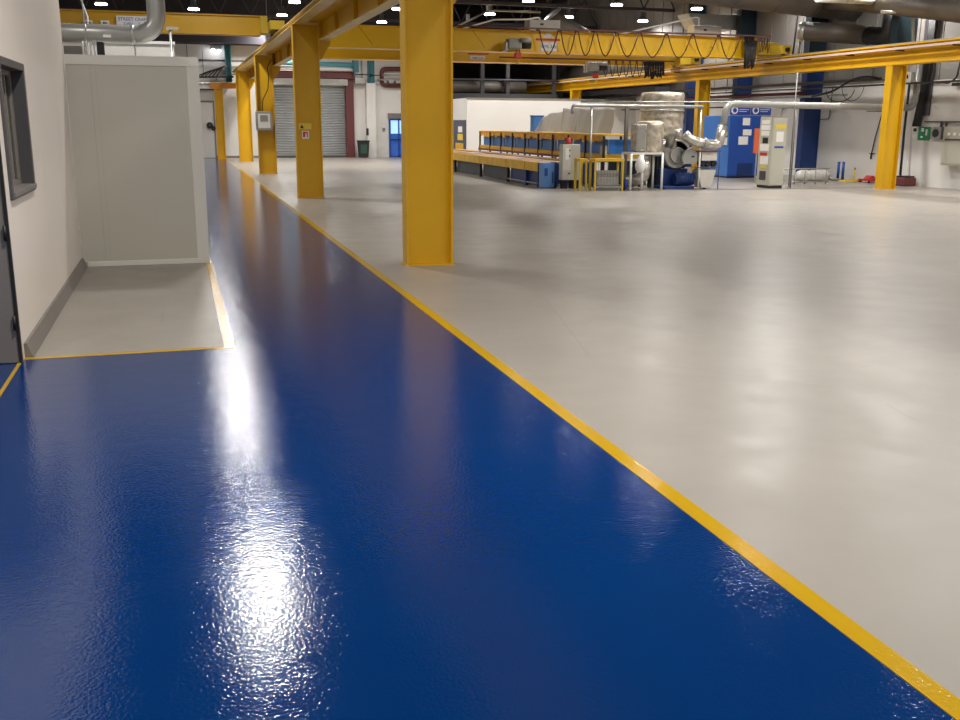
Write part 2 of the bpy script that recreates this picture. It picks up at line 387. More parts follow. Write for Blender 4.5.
# ------------------------------------------------------------------ runways
t = thing('crane_runway', 'narrow yellow crane rail beam lying along the tops of the walkway columns', 'beam', (3.2, 30, 4.45))
obj('bottom_flange', B().box(3.08, 3.36, -2, 57.5, 4.452, 4.47), 'paleyellow', t)
obj('web', B().box(3.21, 3.225, -2, 57.5, 4.47, 4.585), 'yellow', t)
obj('top_flange', B().box(3.08, 3.36, -2, 57.5, 4.585, 4.603), 'paleyellow', t)
obj('rail', B().box(3.2, 3.25, -2, 57.5, 4.603, 4.65), 'steel', t)
t = thing('crane_runway', 'deep yellow crane runway beam bracketed to the right of the walkway columns', 'beam', (3.84, 30, 4.06))
obj('bottom_flange', B().box(3.72, 3.97, -2, 57.5, 4.062, 4.085), 'paleyellow', t)
obj('web', B().box(3.835, 3.85, -2, 57.5, 4.085, 4.515), 'yellow', t)
obj('top_flange', B().box(3.42, 4.10, -2, 57.5, 4.515, 4.545), 'yellow', t)
obj('rail', B().box(3.82, 3.88, -2, 57.5, 4.545, 4.60), 'steel', t)
y = 5.8
while y < 57: obj('stiffener', B().box(3.74, 3.835, y, y+.015, 4.085, 4.515), 'yellow', t); y += 2.65
t = thing('crane_runway', 'long yellow crane runway beam crossing the upper right above the right-hand columns', 'beam', (21.6, 34, 3.8))
obj('bottom_flange', B().box(21.40, 21.90, 16, 66, 3.80, 3.83), 'yellow', t)
obj('web', B().box(21.64, 21.66, 16, 66, 3.83, 4.36), 'yellow', t)
obj('top_flange', B().box(21.36, 21.94, 16, 66, 4.36, 4.40), 'yellow', t)
obj('conductor_rail', B().box(21.33, 21.38, 16, 66, 4.24, 4.31), 'railpink', t)
obj('rail', B().box(21.60, 21.66, 16, 66, 4.40, 4.46), 'steel', t)
y = 21.8
while y < 60: obj('hanger', B().box(21.32, 21.64, y, y+.04, 4.2, 4.235), 'black', t); y += 2.4
for y0, lb in ((26.8, 'yellow steel column at right standing in front of the white side wall'),
               (38.9, 'orange-yellow steel column behind the foil-wrapped tank and blue cabinets'),
               (53.3, 'orange-yellow column stub rising behind the polythene sheets')):
    h_column('runway_column', lb, 21.42, 21.98, y0, 3.78, .30, .03, group='columns under the right runway', haunch=False)

# ------------------------------------------------------------------ cranes
def catenary(x0, x1, y, zt, zb, n=10):
    pts = []
    for i in range(n+1):
        t = i/n; pts.append((x0+(x1-x0)*t, y, zb+(zt-zb)*(abs(2*t-1)**1.8)))
    return pts
def hoist(parent, x, y, z, s=1.0, label=None):
    o = obj('hoist', B().box(x-.5*s, x+.1*s, y-.25, y+.15, z-.22*s, z+.2*s), 'greymotor', parent, bevel=.05)
    obj('drum', B().tube([(x+.1*s, y-.1, z), (x+.5*s, y-.1, z)], .2*s, 16), 'black', o)
    obj('gearbox', B().box(x-.62*s, x-.5*s, y-.2, y+.1, z-.3*s, z+.05*s), 'steel', o, bevel=.02)
    obj('motor', B().tube([(x+.02*s, y-.28, z+.12*s), (x+.45*s, y-.28, z+.12*s)], .09*s, 12), 'greymotor', o)
    hk = obj('hook_block', B().box(x-.12, x+.12, y-.1, y+.05, z-.58*s, z-.34*s), 'red', o, bevel=.03)
    obj('rope', B().tube([(x-.05, y-.02, z-.35*s), (x-.05, y-.02, z-.2*s)], .012, 6).tube([(x+.06, y-.02, z-.35*s), (x+.06, y-.02, z-.2*s)], .012, 6), 'cable', o)
    obj('hook', B().tube([(x, y, z-.58*s), (x, y, z-.66*s), (x+.07, y, z-.72*s), (x+.03, y, z-.80*s), (x-.06, y, z-.76*s)], .022, 8), 'sticker_y', o)
    return o

# crane A (near)
A = thing('overhead_crane', 'bright yellow overhead crane girder nearest the camera with looping festoon cables', 'crane', (12.5, 34, 4.45))
obj('girder', B().box(4.25, 20.95, 33.85, 34.35, 4.40, 5.08).box(4.25, 20.95, 33.78, 34.42, 5.08, 5.11).box(4.25, 20.95, 33.78, 34.42, 4.38, 4.40), 'girder', A)
obj('end_carriage', B().box(3.74, 4.25, 32.7, 35.6, 4.64, 4.92), 'carriage', A, bevel=.01)
obj('end_carriage', B().box(20.95, 21.85, 33.7, 34.5, 4.52, 4.95).box(21.42, 21.83, 32.9, 35.6, 4.50, 4.80), 'carriage', A, bevel=.01)
for y in (33.1, 35.3):
    obj('wheel', B().tube([(21.57, y, 4.53), (21.70, y, 4.53)], .07, 16), 'black', A)
    obj('wheel', B().tube([(3.8, y, 4.67), (3.92, y, 4.67)], .07, 16), 'black', A)
obj('buffer', B().tube([(21.62, 32.9, 4.65), (21.62, 32.8, 4.65)], .08, 14), 'black', A)
obj('festoon_track', B().box(9.0, 21.3, 33.50, 33.56, 5.13, 5.18).box(11.5, 11.56, 33.5, 33.8, 5.1, 5.13).box(20, 20.06, 33.5, 33.8, 5.1, 5.13), 'maroon', A)
tops = [12.15, 12.95, 13.6, 14.3, 15.1, 16.0, 17.05, 18.1, 19.15, 20.1]
fc = obj('festoon_cable', B().tube([p for a, b2 in zip(tops, tops[1:]) for p in catenary(a+.05, b2-.05, 33.53, 5.12, 4.30)], .022, 6), 'redcable', A)
for x in tops: obj('cable_trolley', B().box(x-.05, x+.05, 33.50, 33.56, 5.08, 5.13), 'black', fc)
bd = B()
for i in range(14):
    x = 20.25+.03*i+random.uniform(-.01, .01); zb = random.uniform(3.95, 4.3)
    bd.tube([(x-.04, 33.5+.02*(i % 3), 5.1), (x, 33.5, (5.1+zb)/2), (x+.02, 33.52, zb), (x+.06, 33.5, zb+.1), (x+.09, 33.5, 5.0)], .022, 6)
obj('cable_bundle', bd, 'cable', A)
bd = B()
for i in range(4):
    x = 20.85+.11*i
    bd.tube(catenary(x, x+.1, 33.52, 5.08, 4.55+.05*(i % 3), 6), .014, 6)
obj('slack_cable', bd, 'redcable', A)
s = obj('name_plate', B().box(12.38, 12.98, 33.835, 33.85, 4.44, 4.74), 'white', A)
obj('red_lettering_bar', B().box(12.2, 13.1, 33.835, 33.85, 4.79, 4.86), 'red', A)
obj('triangle_plate', B().prism([(12.45, 4.88), (12.85, 4.88), (12.75, 5.05), (12.58, 5.05)], 33.835, 33.85, 'y'), 'paper', A)
text('SWL 3.2t', .15, 'sticker_b', A, (12.68, 33.83, 4.55))
hoist(A, 11.4, 33.45, 4.62, .82)
for x0, lb in ((11.95, 0), (18.3, 1)):
    cbn = obj('control_cabinet', B().box(x0, x0+1.15, 33.85, 34.35, 5.11, 5.48), 'whiteblock', A, bevel=.02)
    obj('handle', B().box(x0+.4, x0+.52, 33.83, 33.85, 5.3, 5.36), 'black', cbn)
for x in (6.0, 9.9, 15.2, 18.0):
    obj('bracing_shadow', B().tube([(x, 33.845, 5.06), (x+.45, 33.845, 4.5)], .008, 4), 'orange', A)  # thin strips drawn on the girder as bracing shadows
# crane B (behind)
Cb = thing('overhead_crane', 'second yellow overhead crane girder showing below and behind the nearer one', 'crane', (12.5, 41, 4.45))
obj('girder', B().box(4.25, 20.95, 40.85, 41.35, 4.50, 5.15).box(4.25, 20.95, 40.78, 41.42, 5.15, 5.18).box(4.25, 20.95, 40.70, 41.50, 4.44, 4.48).box(4.25, 20.95, 40.80, 41.40, 4.48, 4.50), 'girder', Cb)
obj('end_carriage', B().box(3.74, 4.25, 39.7, 42.6, 4.64, 4.92), 'carriage', Cb, bevel=.01)
obj('end_carriage', B().box(20.95, 21.83, 40.85, 41.4, 4.52, 4.95).box(21.35, 21.83, 39.6, 42.6, 4.50, 4.85), 'carriage', Cb, bevel=.01)
obj('buffer', B().tube([(21.6, 39.6, 4.68), (21.6, 39.5, 4.68)], .09, 14), 'black', Cb)
obj('festoon_track', B().box(13, 21.0, 40.40, 40.46, 4.60, 4.66), 'maroon', Cb)
tops = [17.6+.32*i for i in range(10)]
obj('festoon_cable', B().tube([p for a, b2 in zip(tops, tops[1:]) for p in catenary(a+.02, b2-.02, 40.43, 4.60, 3.95, 6)], .02, 6), 'cable', Cb)
bd = B()
for i in range(16):
    x = 19.6+.06*i; zb = random.uniform(3.85, 4.1)
    bd.tube([(x-.02, 40.4, 4.62), (x, 40.4+.02*(i % 2), 4.3), (x+.01, 40.4, zb)], .03, 6)
obj('cable_bundle', bd, 'cable', Cb)
obj('name_plate', B().box(11.85, 12.5, 40.835, 40.85, 4.52, 4.68), 'white', Cb)
obj('red_lettering_bar', B().box(11.75, 12.65, 40.835, 40.85, 4.74, 4.79), 'red', Cb)
text('SWL 3.2t', .12, 'sticker_b', Cb, (12.18, 40.83, 4.555))
hoist(Cb, 17.3, 40.45, 4.35, .85)
# left-bay crane
Lc = thing('overhead_crane', 'yellow overhead crane girder in the left bay carrying a white name sign', 'crane', (-2.5, 33.4, 4.7))
obj('girder', B().box(-8.6, 2.75, 33.2, 33.6, 4.66, 5.19).box(-8.6, 2.75, 33.12, 33.68, 5.19, 5.22).box(-8.6, 2.75, 33.12, 33.68, 4.63, 4.66), 'yellow', Lc)
obj('end_carriage', B().box(2.75, 2.98, 33.1, 33.7, 4.70, 5.22).box(2.98, 3.42, 32.3, 34.6, 4.76, 5.02), 'carriage', Lc, bevel=.01)
obj('end_carriage', B().box(-8.95, -8.6, 32.3, 34.6, 4.63, 4.95), 'carriage', Lc, bevel=.01)
for y in (32.6, 34.3): obj('wheel', B().tube([(3.17, y, 4.75), (3.28, y, 4.75)], .10, 16), 'black', Lc)
sg = obj('name_plate', B().box(-1.50, -.30, 33.08, 33.115, 4.66, 5.08), 'white', Lc)
text('STREET CRANE', .135, 'sticker_b', sg, (-1.45, 33.075, 4.94), align='LEFT')
text('S.W.L.   5', .12, 'sticker_b', sg, (-1.3, 33.075, 4.81), align='LEFT')
text('5000', .10, 'black', sg, (-1.45, 33.075, 4.69), align='LEFT')
for x in (-2.42, -1.95):
    o = obj('direction_plate', B().box(x, x+.24, 33.10, 33.12, 4.78, 4.93), 'white', Lc)
    obj('arrow', B().prism([(x+.05, 4.855), (x+.1, 4.90), (x+.1, 4.87), (x+.18, 4.87), (x+.18, 4.84), (x+.1, 4.84), (x+.1, 4.81)], 33.09, 33.10, 'y'), 'black', o)
obj('trolley', B().tube([(-2.65, 33.0, 4.70), (-2.2, 33.0, 4.70)], .12, 16), 'black', Lc)

# ------------------------------------------------------------------ lamps
lampdata = bpy.data.lights.new('lamp_light', 'AREA'); lampdata.shape = 'DISK'; lampdata.size = .5
lampdata.energy = 125; lampdata.color = (1.0, .965, .91); lampdata.spread = math.radians(165)
proto = thing('high_bay_lamp', 'x', 'lamp', (0, 0, 7), 'high bay lamps under the roof')
obj('housing', B().lathe((0, 0, 7), [(.22, .02), (.24, .06), (.2, .12), (.14, .16), (.12, .40), (.1, .43)], 20), 'lamphousing', proto)
obj('lens', B().lathe((0, 0, 7), [(.23, -.035), (.25, -.03), (.25, .02), (.22, .02)], 20), 'lens', proto)
obj('hanger', B().tube([(0, 0, 7.43), (0, 0, ZC)], .01, 6), 'steel', proto)
weak = lampdata.copy(); weak.energy = 66; strong = lampdata.copy(); strong.energy = 160; near = lampdata.copy(); near.energy = 270; mid = lampdata.copy(); mid.energy = 180
lo = bpy.data.objects.new('lamp_glow', lampdata); COL.objects.link(lo); lo.parent = proto; lo.location = (0, 0, -.05)
spots = []
vis = {(-2.8, 48.8): 'bright lamp directly above the direction plates of the left-bay crane',
       (1.15, 49.5): 'bright lamp above the plain end of the left-bay crane girder',
       (5.25, 45.2): 'bright lamp at the top edge just above the walkway crane rail',
       (5.27, 50.8): 'lamp seen between the left crane end and the top of the walkway rail',
       (5.05, 56.5): 'small lamp touching the right end of the left-bay crane',
       (6.30, 47.2): 'lamp glimpsed between the two walkway runway beams',
       (10.5, 52.5): 'small lamp just left of the nearest column, above the crane girder',
       (10.0, 46.3): 'small lamp peeping out at the left edge of the nearest column',
       (14.6, 41.5): 'lamp cut by the top edge right of the nearest column',
       (14.6, 47.0): 'lamp crossed by the bent pipe right of the nearest column',
       (18.6, 47.0): 'lamp above the right end of the nearer crane control cabinet',
       (18.75, 53.0): 'lamp resting low over the crane girder left of the control cabinet',
       (18.7, 41.6): 'lamp near the top edge between the two crane control cabinets',
       (22.7, 41.8): 'lamp directly above the right-hand crane control cabinet',
       (22.8, 47.5): 'brightest lamp over the middle of the crane girder'}
for k, lb in vis.items(): spots.append((*k, lb))
for x, y in ((-4.3, 24.0), (-4.3, 36.0), (-4.3, 12.0), (1.1, 17.9), (1.35, 28.8), (1.5, 38.6), (-4.3, 2.0), (1.1, 6.2),
             (5.8, 1.0), (5.8, 7.2), (10.2, 1.0), (10.2, 7.2)):  # unseen lamps added to light the near floor, their reflections out of view
    spots.append((x, y, None))
for x in (14.6, 18.7, 22.6):
    for y in (2, 8.6, 15.2, 21.8, 28.4, 35.0):
        if x == 22.6 and y < 7: continue
        spots.append((x, y, None))
first = True
for x, y, lb in spots:
    lab = lb or 'unseen high bay lamp hanging over the floor above the top edge of the picture'
    if first:
        proto.location = (x, y, 7); proto['label'] = lab; first = False
    else:
        r_ = dup(proto, (x, y, 7), lab)
        for c_ in r_.children:
            if c_.type == 'LIGHT': c_.data = near if (0 < x < 2 and y < 10) else strong if (0 < x < 2 and y < 45) else (weak if (5 < x < 11 and y < 10) else mid if (x > 14 and 20 < y < 30) else weak if (x > 14 and y < 40) else lampdata)

# ------------------------------------------------------------------ roof steel
def truss(y, x0, x1, lab):
    t = thing('roof_truss', lab, 'truss', ((x0+x1)/2, y, 7.3), 'roof trusses')
    obj('bottom_chord', B().box(x0, x1, y-.08, y+.08, 7.3, 7.45), 'roofsteel', t)
    obj('top_chord', B().box(x0, x1, y-.08, y+.08, 8.9, 9.05), 'roofsteel', t)
    b = B(); n = int((x1-x0)/1.6)
    for i in range(n):
        a = x0+i*(x1-x0)/n; c = a+(x1-x0)/n
        b.tube([(a, y, 7.4), ((a+c)/2, y, 8.95), (c, y, 7.4)], .04, 6)
    obj('lattice', b, 'roofsteel', t)
for y, lab in ((26, 'dark roof truss above the near floor'), (36, 'dark roof truss above the nearer cranes'), (46, 'dark roof truss behind the cranes at the top edge'), (55.5, 'dark roof truss closest to the far wall')):
    truss(y, -8.9, XR-.05, lab)
t = thing('roof_conduit', 'pale bent conduit pipe over the crane right of the nearest column', 'pipe', (13, 38, 5.4))
obj('pipe', B().tube(bend([(9.9, 36.0, 5.22), (12.0, 38.0, 5.85), (13.3, 38.0, 5.9), (13.85, 38, 6.0), (13.85, 38, 5.6)], .12), .03, 10), 'white', t)
obj('pipe', B().tube(bend([(10.3, 38.4, 5.45), (12.4, 40, 6.40), (14.6, 40.0, 6.40)], .12), .04, 10), 'steel', t)
obj('clip', B().box(11.2, 11.3, 39.0, 39.2, 5.9, 6.12), 'steel', t)
obj('clip', B().box(12.3, 12.4, 39.9, 40.1, 6.35, 6.6), 'steel', t)
t = thing('roof_conduit', 'thin white pipe sloping up towards the right-hand crane cabinet', 'pipe', (17, 38, 5.4))
obj('pipe', B().tube(bend([(17.2, 38, 5.45), (20.6, 38, 6.22), (20.75, 38, 6.2), (20.75, 38, 5.5)], .05), .03, 10), 'white', t)
tag(obj('service_beam', B().box(-8.9, 5.0, 57.3, 57.6, 6.08, 6.55), 'roofsteel'), 'dark horizontal steel beam across the upper left far wall', 'beam')
t = thing('roof_hood', 'curved grey sheet metal hood behind the nearer crane cabinet', 'duct', (14, 38, 5.3))
obj('hood', B().tube([(14.6, 38.6, 6.2), (14.9, 38.6, 5.8), (15.5, 38.6, 5.5), (16.1, 38.6, 5.35)], [.35, .38, .4, .3], 20), 'darkduct', t)
obj('rim', B().tube([(14.58, 38.6, 6.22), (14.62, 38.6, 6.17)], .38, 20), 'steel', t)

# ------------------------------------------------------------------ ducts at upper right
t = thing('large_duct', 'huge dark round duct running across the top right corner', 'duct', (20, 30.5, 5.7))
obj('bend_section', B().tube(bend([(22.2, 31.5, 6.3), (22.6, 29.5, 6.0), (22.9, 24.0, 5.05)], .8), .36, 24), 'darkduct', t)
obj('pipe', B().tube([(14.2, 32.0, 6.95), (23.68, 32.0, 6.40)], .78, 32), 'darkduct', t)
for x in (15.5, 17.1, 18.7, 20.3, 21.9, 23.2): obj('joint_band', B().tube([(x, 32, 6.95-(x-14.2)*.0576), (x+.05, 32, 6.95-(x-14.15)*.0576)], .795, 32), 'darkduct', t)
t = thing('branch_duct', 'dark round duct with a pale end ring below the huge duct', 'duct', (22.4, 33, 5))
obj('pipe', B().tube([(21.9, 32.2, 5.25), (23.35, 30.5, 5.02)], .33, 28), 'darkduct', t)
obj('end_ring', B().tube([(21.72, 32.37, 5.28), (21.95, 32.15, 5.24)], .30, 28), 'steel', t)
obj('elbow', B().tube(bend([(23.2, 30.8, 5.05), (23.4, 29.6, 4.9), (23.4, 29.5, 5.8)], .3), .3, 20), 'black', t)
t = thing('pale_duct', 'pale lit duct section at the very top above the huge duct', 'duct', (21.5, 30, 5.9))
obj('pipe', B().tube([(20.2, 29.2, 6.1), (22.3, 29.2, 6.1)], .25, 24), 'whiteblock', t)
obj('joint_band', B().tube([(21.2, 29.2, 6.1), (21.25, 29.2, 6.1)], .262, 24), 'steel', t)
t = thing('air_handler_hood', 'grey angular hood left of the top of the navy wall column', 'duct', (22, 40, 5))
obj('body', B().prism([(20.9, 6.5), (21.3, 5.95), (23.2, 5.9), (23.2, 6.5)], 39.2, 40.2, 'y'), 'duct', t)
obj('lip', B().prism([(21.3, 5.86), (22.2, 5.98), (22.2, 6.06), (21.3, 5.95)], 39.05, 39.2, 'y'), 'steel', t)

# wall columns right
for y0, nm, lb, zt in ((28.75, 'navy', 'dark wall column stub behind the bright bent conduit', 0), (33.6, 'navy', 'navy steel wall column beside the grey control cabinet', 1), (38.6, 'navy', 'dark navy wall column behind the right end of the crane', 1), (42.9, 'navy', 'navy wall column just right of the foil-wrapped tank', 1)):
    if not zt:
        t = thing('wall_column', lb, 'column', (23.4, y0+.2, 4.5)); z0 = 4.6
    else:
        t = thing('wall_column', lb, 'column', (23.4, y0+.2, 0), 'navy wall columns'); z0 = 0
    obj('flange', B().box(23.05, 23.09, y0, y0+.35, z0, 4.2 if zt else ZC), nm if zt else 'navy_shaded', t)
    if zt: obj('upper_flange', B().box(23.05, 23.09, y0, y0+.35, 4.2, ZC), 'navy_shaded', t)
    obj('flange', B().box(23.74, 23.78, y0, y0+.35, z0, ZC), nm if zt else 'navy_shaded', t)
    obj('web', B().box(23.09, 23.74, y0+.02, y0+.05, z0, 4.2 if zt else ZC), nm if zt else 'navy_shaded', t)
    if zt: obj('upper_web', B().box(23.09, 23.74, y0+.02, y0+.05, 4.2, ZC), 'navy_shaded', t)

t = thing('added_shade_duct', 'added dark duct standing in for shade on the high side wall behind the hanging crane cables', 'duct', (23.1, 49, 4.6))  # duct added to turn the bright high wall dark
obj('pipe', B().tube([(23.0, 45.2, 4.75), (23.0, 57.5, 4.6)], .7, 24), 'darkduct', t)
obj('support', B().box(22.4, 23.79, 47.0, 47.15, 3.85, 4.1), 'roofsteel', t)
obj('lower_tray', B().box(22.5, 23.3, 45.2, 57.5, 3.5, 3.75), 'roofsteel', t)
# galvanised duct across at Y=28
t = thing('galvanised_duct', 'long galvanised duct running from the foil elbow to the right wall', 'duct', (20, 28, 2.5))
obj('pipe', B().tube(bend([(16.27, 27.9, 1.95), (16.35, 27.9, 2.60), (23.3, 27.9, 2.54), (23.38, 27.9, 4.6)], .3, 8), .105, 20), 'duct', t)
for x in (18.7, 20.4, 22.2): obj('joint_band', B().tube([(x, 27.9, 2.58), (x+.04, 27.9, 2.58)], .115, 20), 'steel', t)
obj('branch', B().tube([(18.45, 27.95, 2.5), (18.38, 28.1, 2.20)], .07, 14), 'duct', t)
t = thing('foil_duct', 'crinkled foil elbow duct joining the fan to the galvanised pipe', 'duct', (15.8, 28, 1.5))
obj('pipe', B().tube(bend([(15.0, 28.0, 1.68), (15.25, 27.9, 1.46), (16.15, 27.9, 1.34), (16.27, 27.9, 1.95)], .2, 8), [.17]*1+[.16]*0+[.15]*(len(bend([(0,0,0),(1,0,0),(2,0,0),(3,0,0)], .2, 8))-1), 20), 'brightfoil', t)
obj('clamp_band', B().tube([(15.6, 27.9, 1.42), (15.68, 27.9, 1.41)], .175, 20), 'steel', t)
# vertical cable riser on wall
t = thing('cable_riser', 'thick dark bundle of cables running down the right wall to the green sign', 'cable', (23.6, 28, 1.9))
cb = B()
for i in range(6):
    cb.tube([(23.62+.02*(i % 3), 28.25-.06*i, 1.95), (23.66, 28.18-.05*i, 2.6), (23.62, 28.0-.05*i, 3.9), (23.62, 27.95-.05*i, 5.9)], .035, 6)
obj('cable', cb, 'cable', t)
obj('tray', B().box(23.72, 23.78, 27.7, 28.3, 2.3, 5.6), 'darkframe', t)
t = thing('bright_conduit', 'shiny bent steel conduit at upper right over the runway beam', 'pipe', (23.3, 29, 5))
obj('pipe', B().tube(bend([(21.9, 28.2, 5.52), (23.1, 28.2, 5.52), (23.2, 28.0, 3.9)], .2), .05, 12), 'steel', t)
t = thing('bright_conduit', 'short shiny vertical pipe beside the branch duct end ring', 'pipe', (22, 33, 4.6))
obj('pipe', B().tube([(22.2, 33.0, 4.3), (22.2, 33.0, 5.22)], .05, 12), 'steel', t)
obj('collar', B().tube([(22.2, 33.0, 4.95), (22.2, 33.0, 5.22)], .085, 12), 'white', t)
# horizontal trays and pipes on the right wall
for z, x, y0, y1, r, m, lb in ((3.31, 22.98, 20, 46, .03, 'darkframe', 'thin dark conduit along the right wall below the cable tray'),
                            (3.02, 22.96, 31, 44, .045, 'steel', 'silver pipe along the right wall above the blue cabinets'),
                            (3.14, 22.9, 33.5, 46, .06, 'maroon', 'dark pipe along the wall just under the runway at right'),
                            (2.70, 22.98, 36, 50, .03, 'darkframe', 'dark conduit crossing the wall behind the foil tank')):
    t = thing('wall_pipe', lb, 'pipe', (x, (y0+y1)/2, z))
    obj('pipe', B().tube([(x, y0, z), (x, y1, z)], r, 10), m, t)
    for y in [c for c in (33.8, 38.8, 43.1) if y0 < c < y1]:
        obj('bracket', B().box(x-.02, 23.05, y, y+.04, z-r-.02, z+r+.02), 'steel', t)
t = thing('cable_tray', 'dark cable tray with drooping cables under the right runway', 'cable tray', (23.6, 36, 3.5))
obj('tray', B().box(22.7, 23.0, 28.9, 45, 3.44, 3.48).box(22.7, 22.72, 28.9, 45, 3.48, 3.54), 'darkframe', t)
obj('cable', B().tube(bend([(22.65, 32.6, 3.0), (22.65, 31.4, 3.15), (22.65, 30.3, 3.55), (22.65, 29.6, 3.6), (22.65, 29.0, 3.5)], .3), .04, 8), 'cable', t)
obj('cable', B().tube([(22.66, 31.0-.8*math.cos(a), 3.2-.42*math.sin(a)) for a in [PI*i/14 for i in range(15)]], .016, 6), 'cable', t)
obj('cable', B().tube([(22.66, 30.3-.6*math.cos(a), 3.3-.5*math.sin(a)) for a in [PI*i/14 for i in range(15)]], .012, 6), 'cable', t)
t = thing('drop_cable', 'thin black cable hanging down the white wall left of the right column', 'cable', (23.7, 31, 2))
obj('cable', B().tube([(23.75, 30.0, 2.45), (23.75, 30.25, 1.6), (23.75, 30.4, .90)], .02, 6).tube([(23.78, 30.0, 2.45), (23.78, 30.9, 2.47)], .014, 6), 'cable', t)
obj('plug', B().box(23.74, 23.80, 30.25, 30.5, .98, 1.01).tube([(23.76, 30.4, .8), (23.76, 30.4, .98)], .03, 8), 'black', t)
t = thing('drop_cable', 'black cable hanging down the upper wall between navy columns', 'cable', (23.7, 35.5, 4))
obj('cable', B().tube([(23.775, 35.8, 4.4), (23.775, 35.7, 5.2), (23.775, 35.6, 6.5)], .03, 6), 'cable', t)
t = thing('drop_cable', 'black cable with an elbow right of the lower navy column', 'cable', (23.7, 33, 3))
obj('cable', B().tube(bend([(23.72, 32.9, 3.35), (23.72, 32.95, 2.35), (23.72, 33.0, 2.2), (23.72, 33.6, 2.18)], .06), .018, 6), 'cable', t)
t = thing('wall_loudspeaker', 'small white box tucked behind the top of the right column', 'box', (23.6, 28.6, 3.6))
obj('case', B().box(23.5, 23.78, 28.45, 28.85, 3.35, 3.72), 'whiteblock', t, bevel=.02)
obj('grille', B().box(23.48, 23.5, 28.58, 28.72, 3.5, 3.62), 'black', t)
t = thing('cable_gland_pipe', 'dark conduit ending in a black socket on the wall at the right edge', 'pipe', (23.7, 27, 3.3))
obj('pipe', B().tube(bend([(23.7, 27.75, 3.35), (23.7, 26.9, 3.3), (23.7, 26.6, 3.45), (23.7, 26.5, 4.0)], .1), .03, 8), 'cable', t)
obj('socket', B().box(23.62, 23.78, 26.45, 26.7, 3.2, 3.3), 'black', t, bevel=.01)

# right wall equipment
t = thing('emergency_exit_sign', 'green and white sign on the right wall below the dark cable bundle', 'sign', (23.75, 27.8, 1.75))
obj('plate', B().box(23.76, 23.80, 27.60, 28.12, 1.50, 1.93), 'green', t)
wp = B().box(23.745, 23.76, 28.15, 28.4, 1.74, 1.93).box(23.745, 23.76, 27.87, 27.97, 1.78, 1.9).box(23.745, 23.76, 27.70, 27.77, 1.66, 1.86).box(23.745, 23.76, 27.89, 27.99, 1.58, 1.64).box(23.745, 23.76, 28.15, 28.38, 1.57, 1.70)
obj('white_symbol', wp, 'paper', t)
obj('dark_symbol', B().box(23.735, 23.745, 28.2, 28.34, 1.78, 1.89), 'black', t)
t = thing('wall_switch_panel', 'small grey box with a dark round dial between green sign and large cabinet', 'box', (23.7, 27.3, 1.7))
obj('case', B().box(23.66, 23.80, 26.85, 27.45, 1.54, 1.93), 'greymotor', t, bevel=.02)
obj('dial', B().tube([(23.66, 27.2, 1.74), (23.63, 27.2, 1.74)], .13, 20), 'black', t)
obj('side_switch', B().box(23.62, 23.66, 26.85, 26.93, 1.54, 1.95), 'darkframe', t)
t = thing('electrical_cabinet', 'beige grey electrical cabinet mounted on the wall at the right edge', 'cabinet', (23.6, 26.3, .9))
obj('case', B().box(23.45, 23.79, 25.2, 26.62, .75, 1.95), 'greycab', t, bevel=.015)
obj('door', B().box(23.43, 23.45, 25.25, 26.56, .8, 1.9), 'greycab', t, bevel=.005)
for y in (26.35, 26.1, 25.85): obj('indicator_light', B().tube([(23.43, y, 1.72), (23.41, y, 1.72)], .05, 12), 'white', t)
obj('label_strip', B().box(23.42, 23.43, 25.6, 26.5, 1.52, 1.58), 'darkframe', t)
t = thing('wall_rail', 'brown horizontal rail above the wall switch panel and cabinet', 'rail', (23.7, 26.9, 2.1))
obj('rail', B().box(23.70, 23.80, 26.1, 27.85, 2.08, 2.12), 'darkframe', t)
obj('drop_conduit', B().box(23.72, 23.76, 27.05, 27.12, 1.93, 2.08).box(23.72, 23.76, 26.85, 26.9, 1.93, 2.08), 'darkframe', t)
t = thing('motor_base', 'dark low box on the floor right behind the right column', 'box', (23.3, 29.4, 0))
obj('case', B().box(23.2, 23.7, 27.9, 28.4, 0, .28), 'maroon', t, bevel=.03)
obj('conduit', B().tube([(23.4, 28.35, .28), (23.5, 28.5, 1.8), (23.6, 28.6, 3.4)], .04, 8), 'cable', t)
obj('foot', B().box(23.25, 23.65, 27.95, 28.35, .28, .33), 'black', t)

# small floor things by the right wall
for x, y, lb in ((23.05, 31.22, 'left of two blue floor posts by the right wall'), (23.2, 31.15, 'right of two blue floor posts by the right wall')):
    t = thing('floor_post', lb, 'post', (x, y, 0), 'blue floor posts')
    obj('post', B().tube([(x, y, .02), (x, y, .68)], .05, 12), 'midblue', t)
    obj('base', B().box(x-.07, x+.07, y-.07, y+.07, 0, .02), 'midblue', t)
t = thing('floor_stand', 'low yellow stand with a thin upright beside the blue posts', 'stand', (23.1, 30.5, 0))
obj('base', B().box(22.75, 23.5, 30.4, 30.75, 0, .06), 'sticker_y', t)
obj('upright', B().tube([(23.25, 30.55, .06), (23.25, 30.55, .42)], .025, 8), 'sticker_y', t)
obj('tip', B().tube([(23.25, 30.55, .42), (23.25, 30.55, .5)], .028, 8), 'red', t)
t = thing('pallet_lifter', 'low red metal frame on the floor left of the right column', 'frame', (23.4, 30, 0))
obj('arm', B().box(23.25, 23.78, 29.75, 29.85, .06, .12), 'red', t)
obj('arm', B().box(23.25, 23.78, 30.25, 30.35, .06, .12), 'red', t)
obj('peak', B().prism([(23.35, .12), (23.7, .12), (23.56, .24), (23.48, .24)], 29.9, 30.2, 'y').box(23.3, 23.7, 29.85, 30.25, .06, .12), 'red', t)
for x, y in ((23.3, 29.8), (23.7, 29.8), (23.3, 30.3), (23.7, 30.3)):
    obj('foot', B().tube([(x, y, 0), (x, y, .06)], .03, 8), 'black', t)
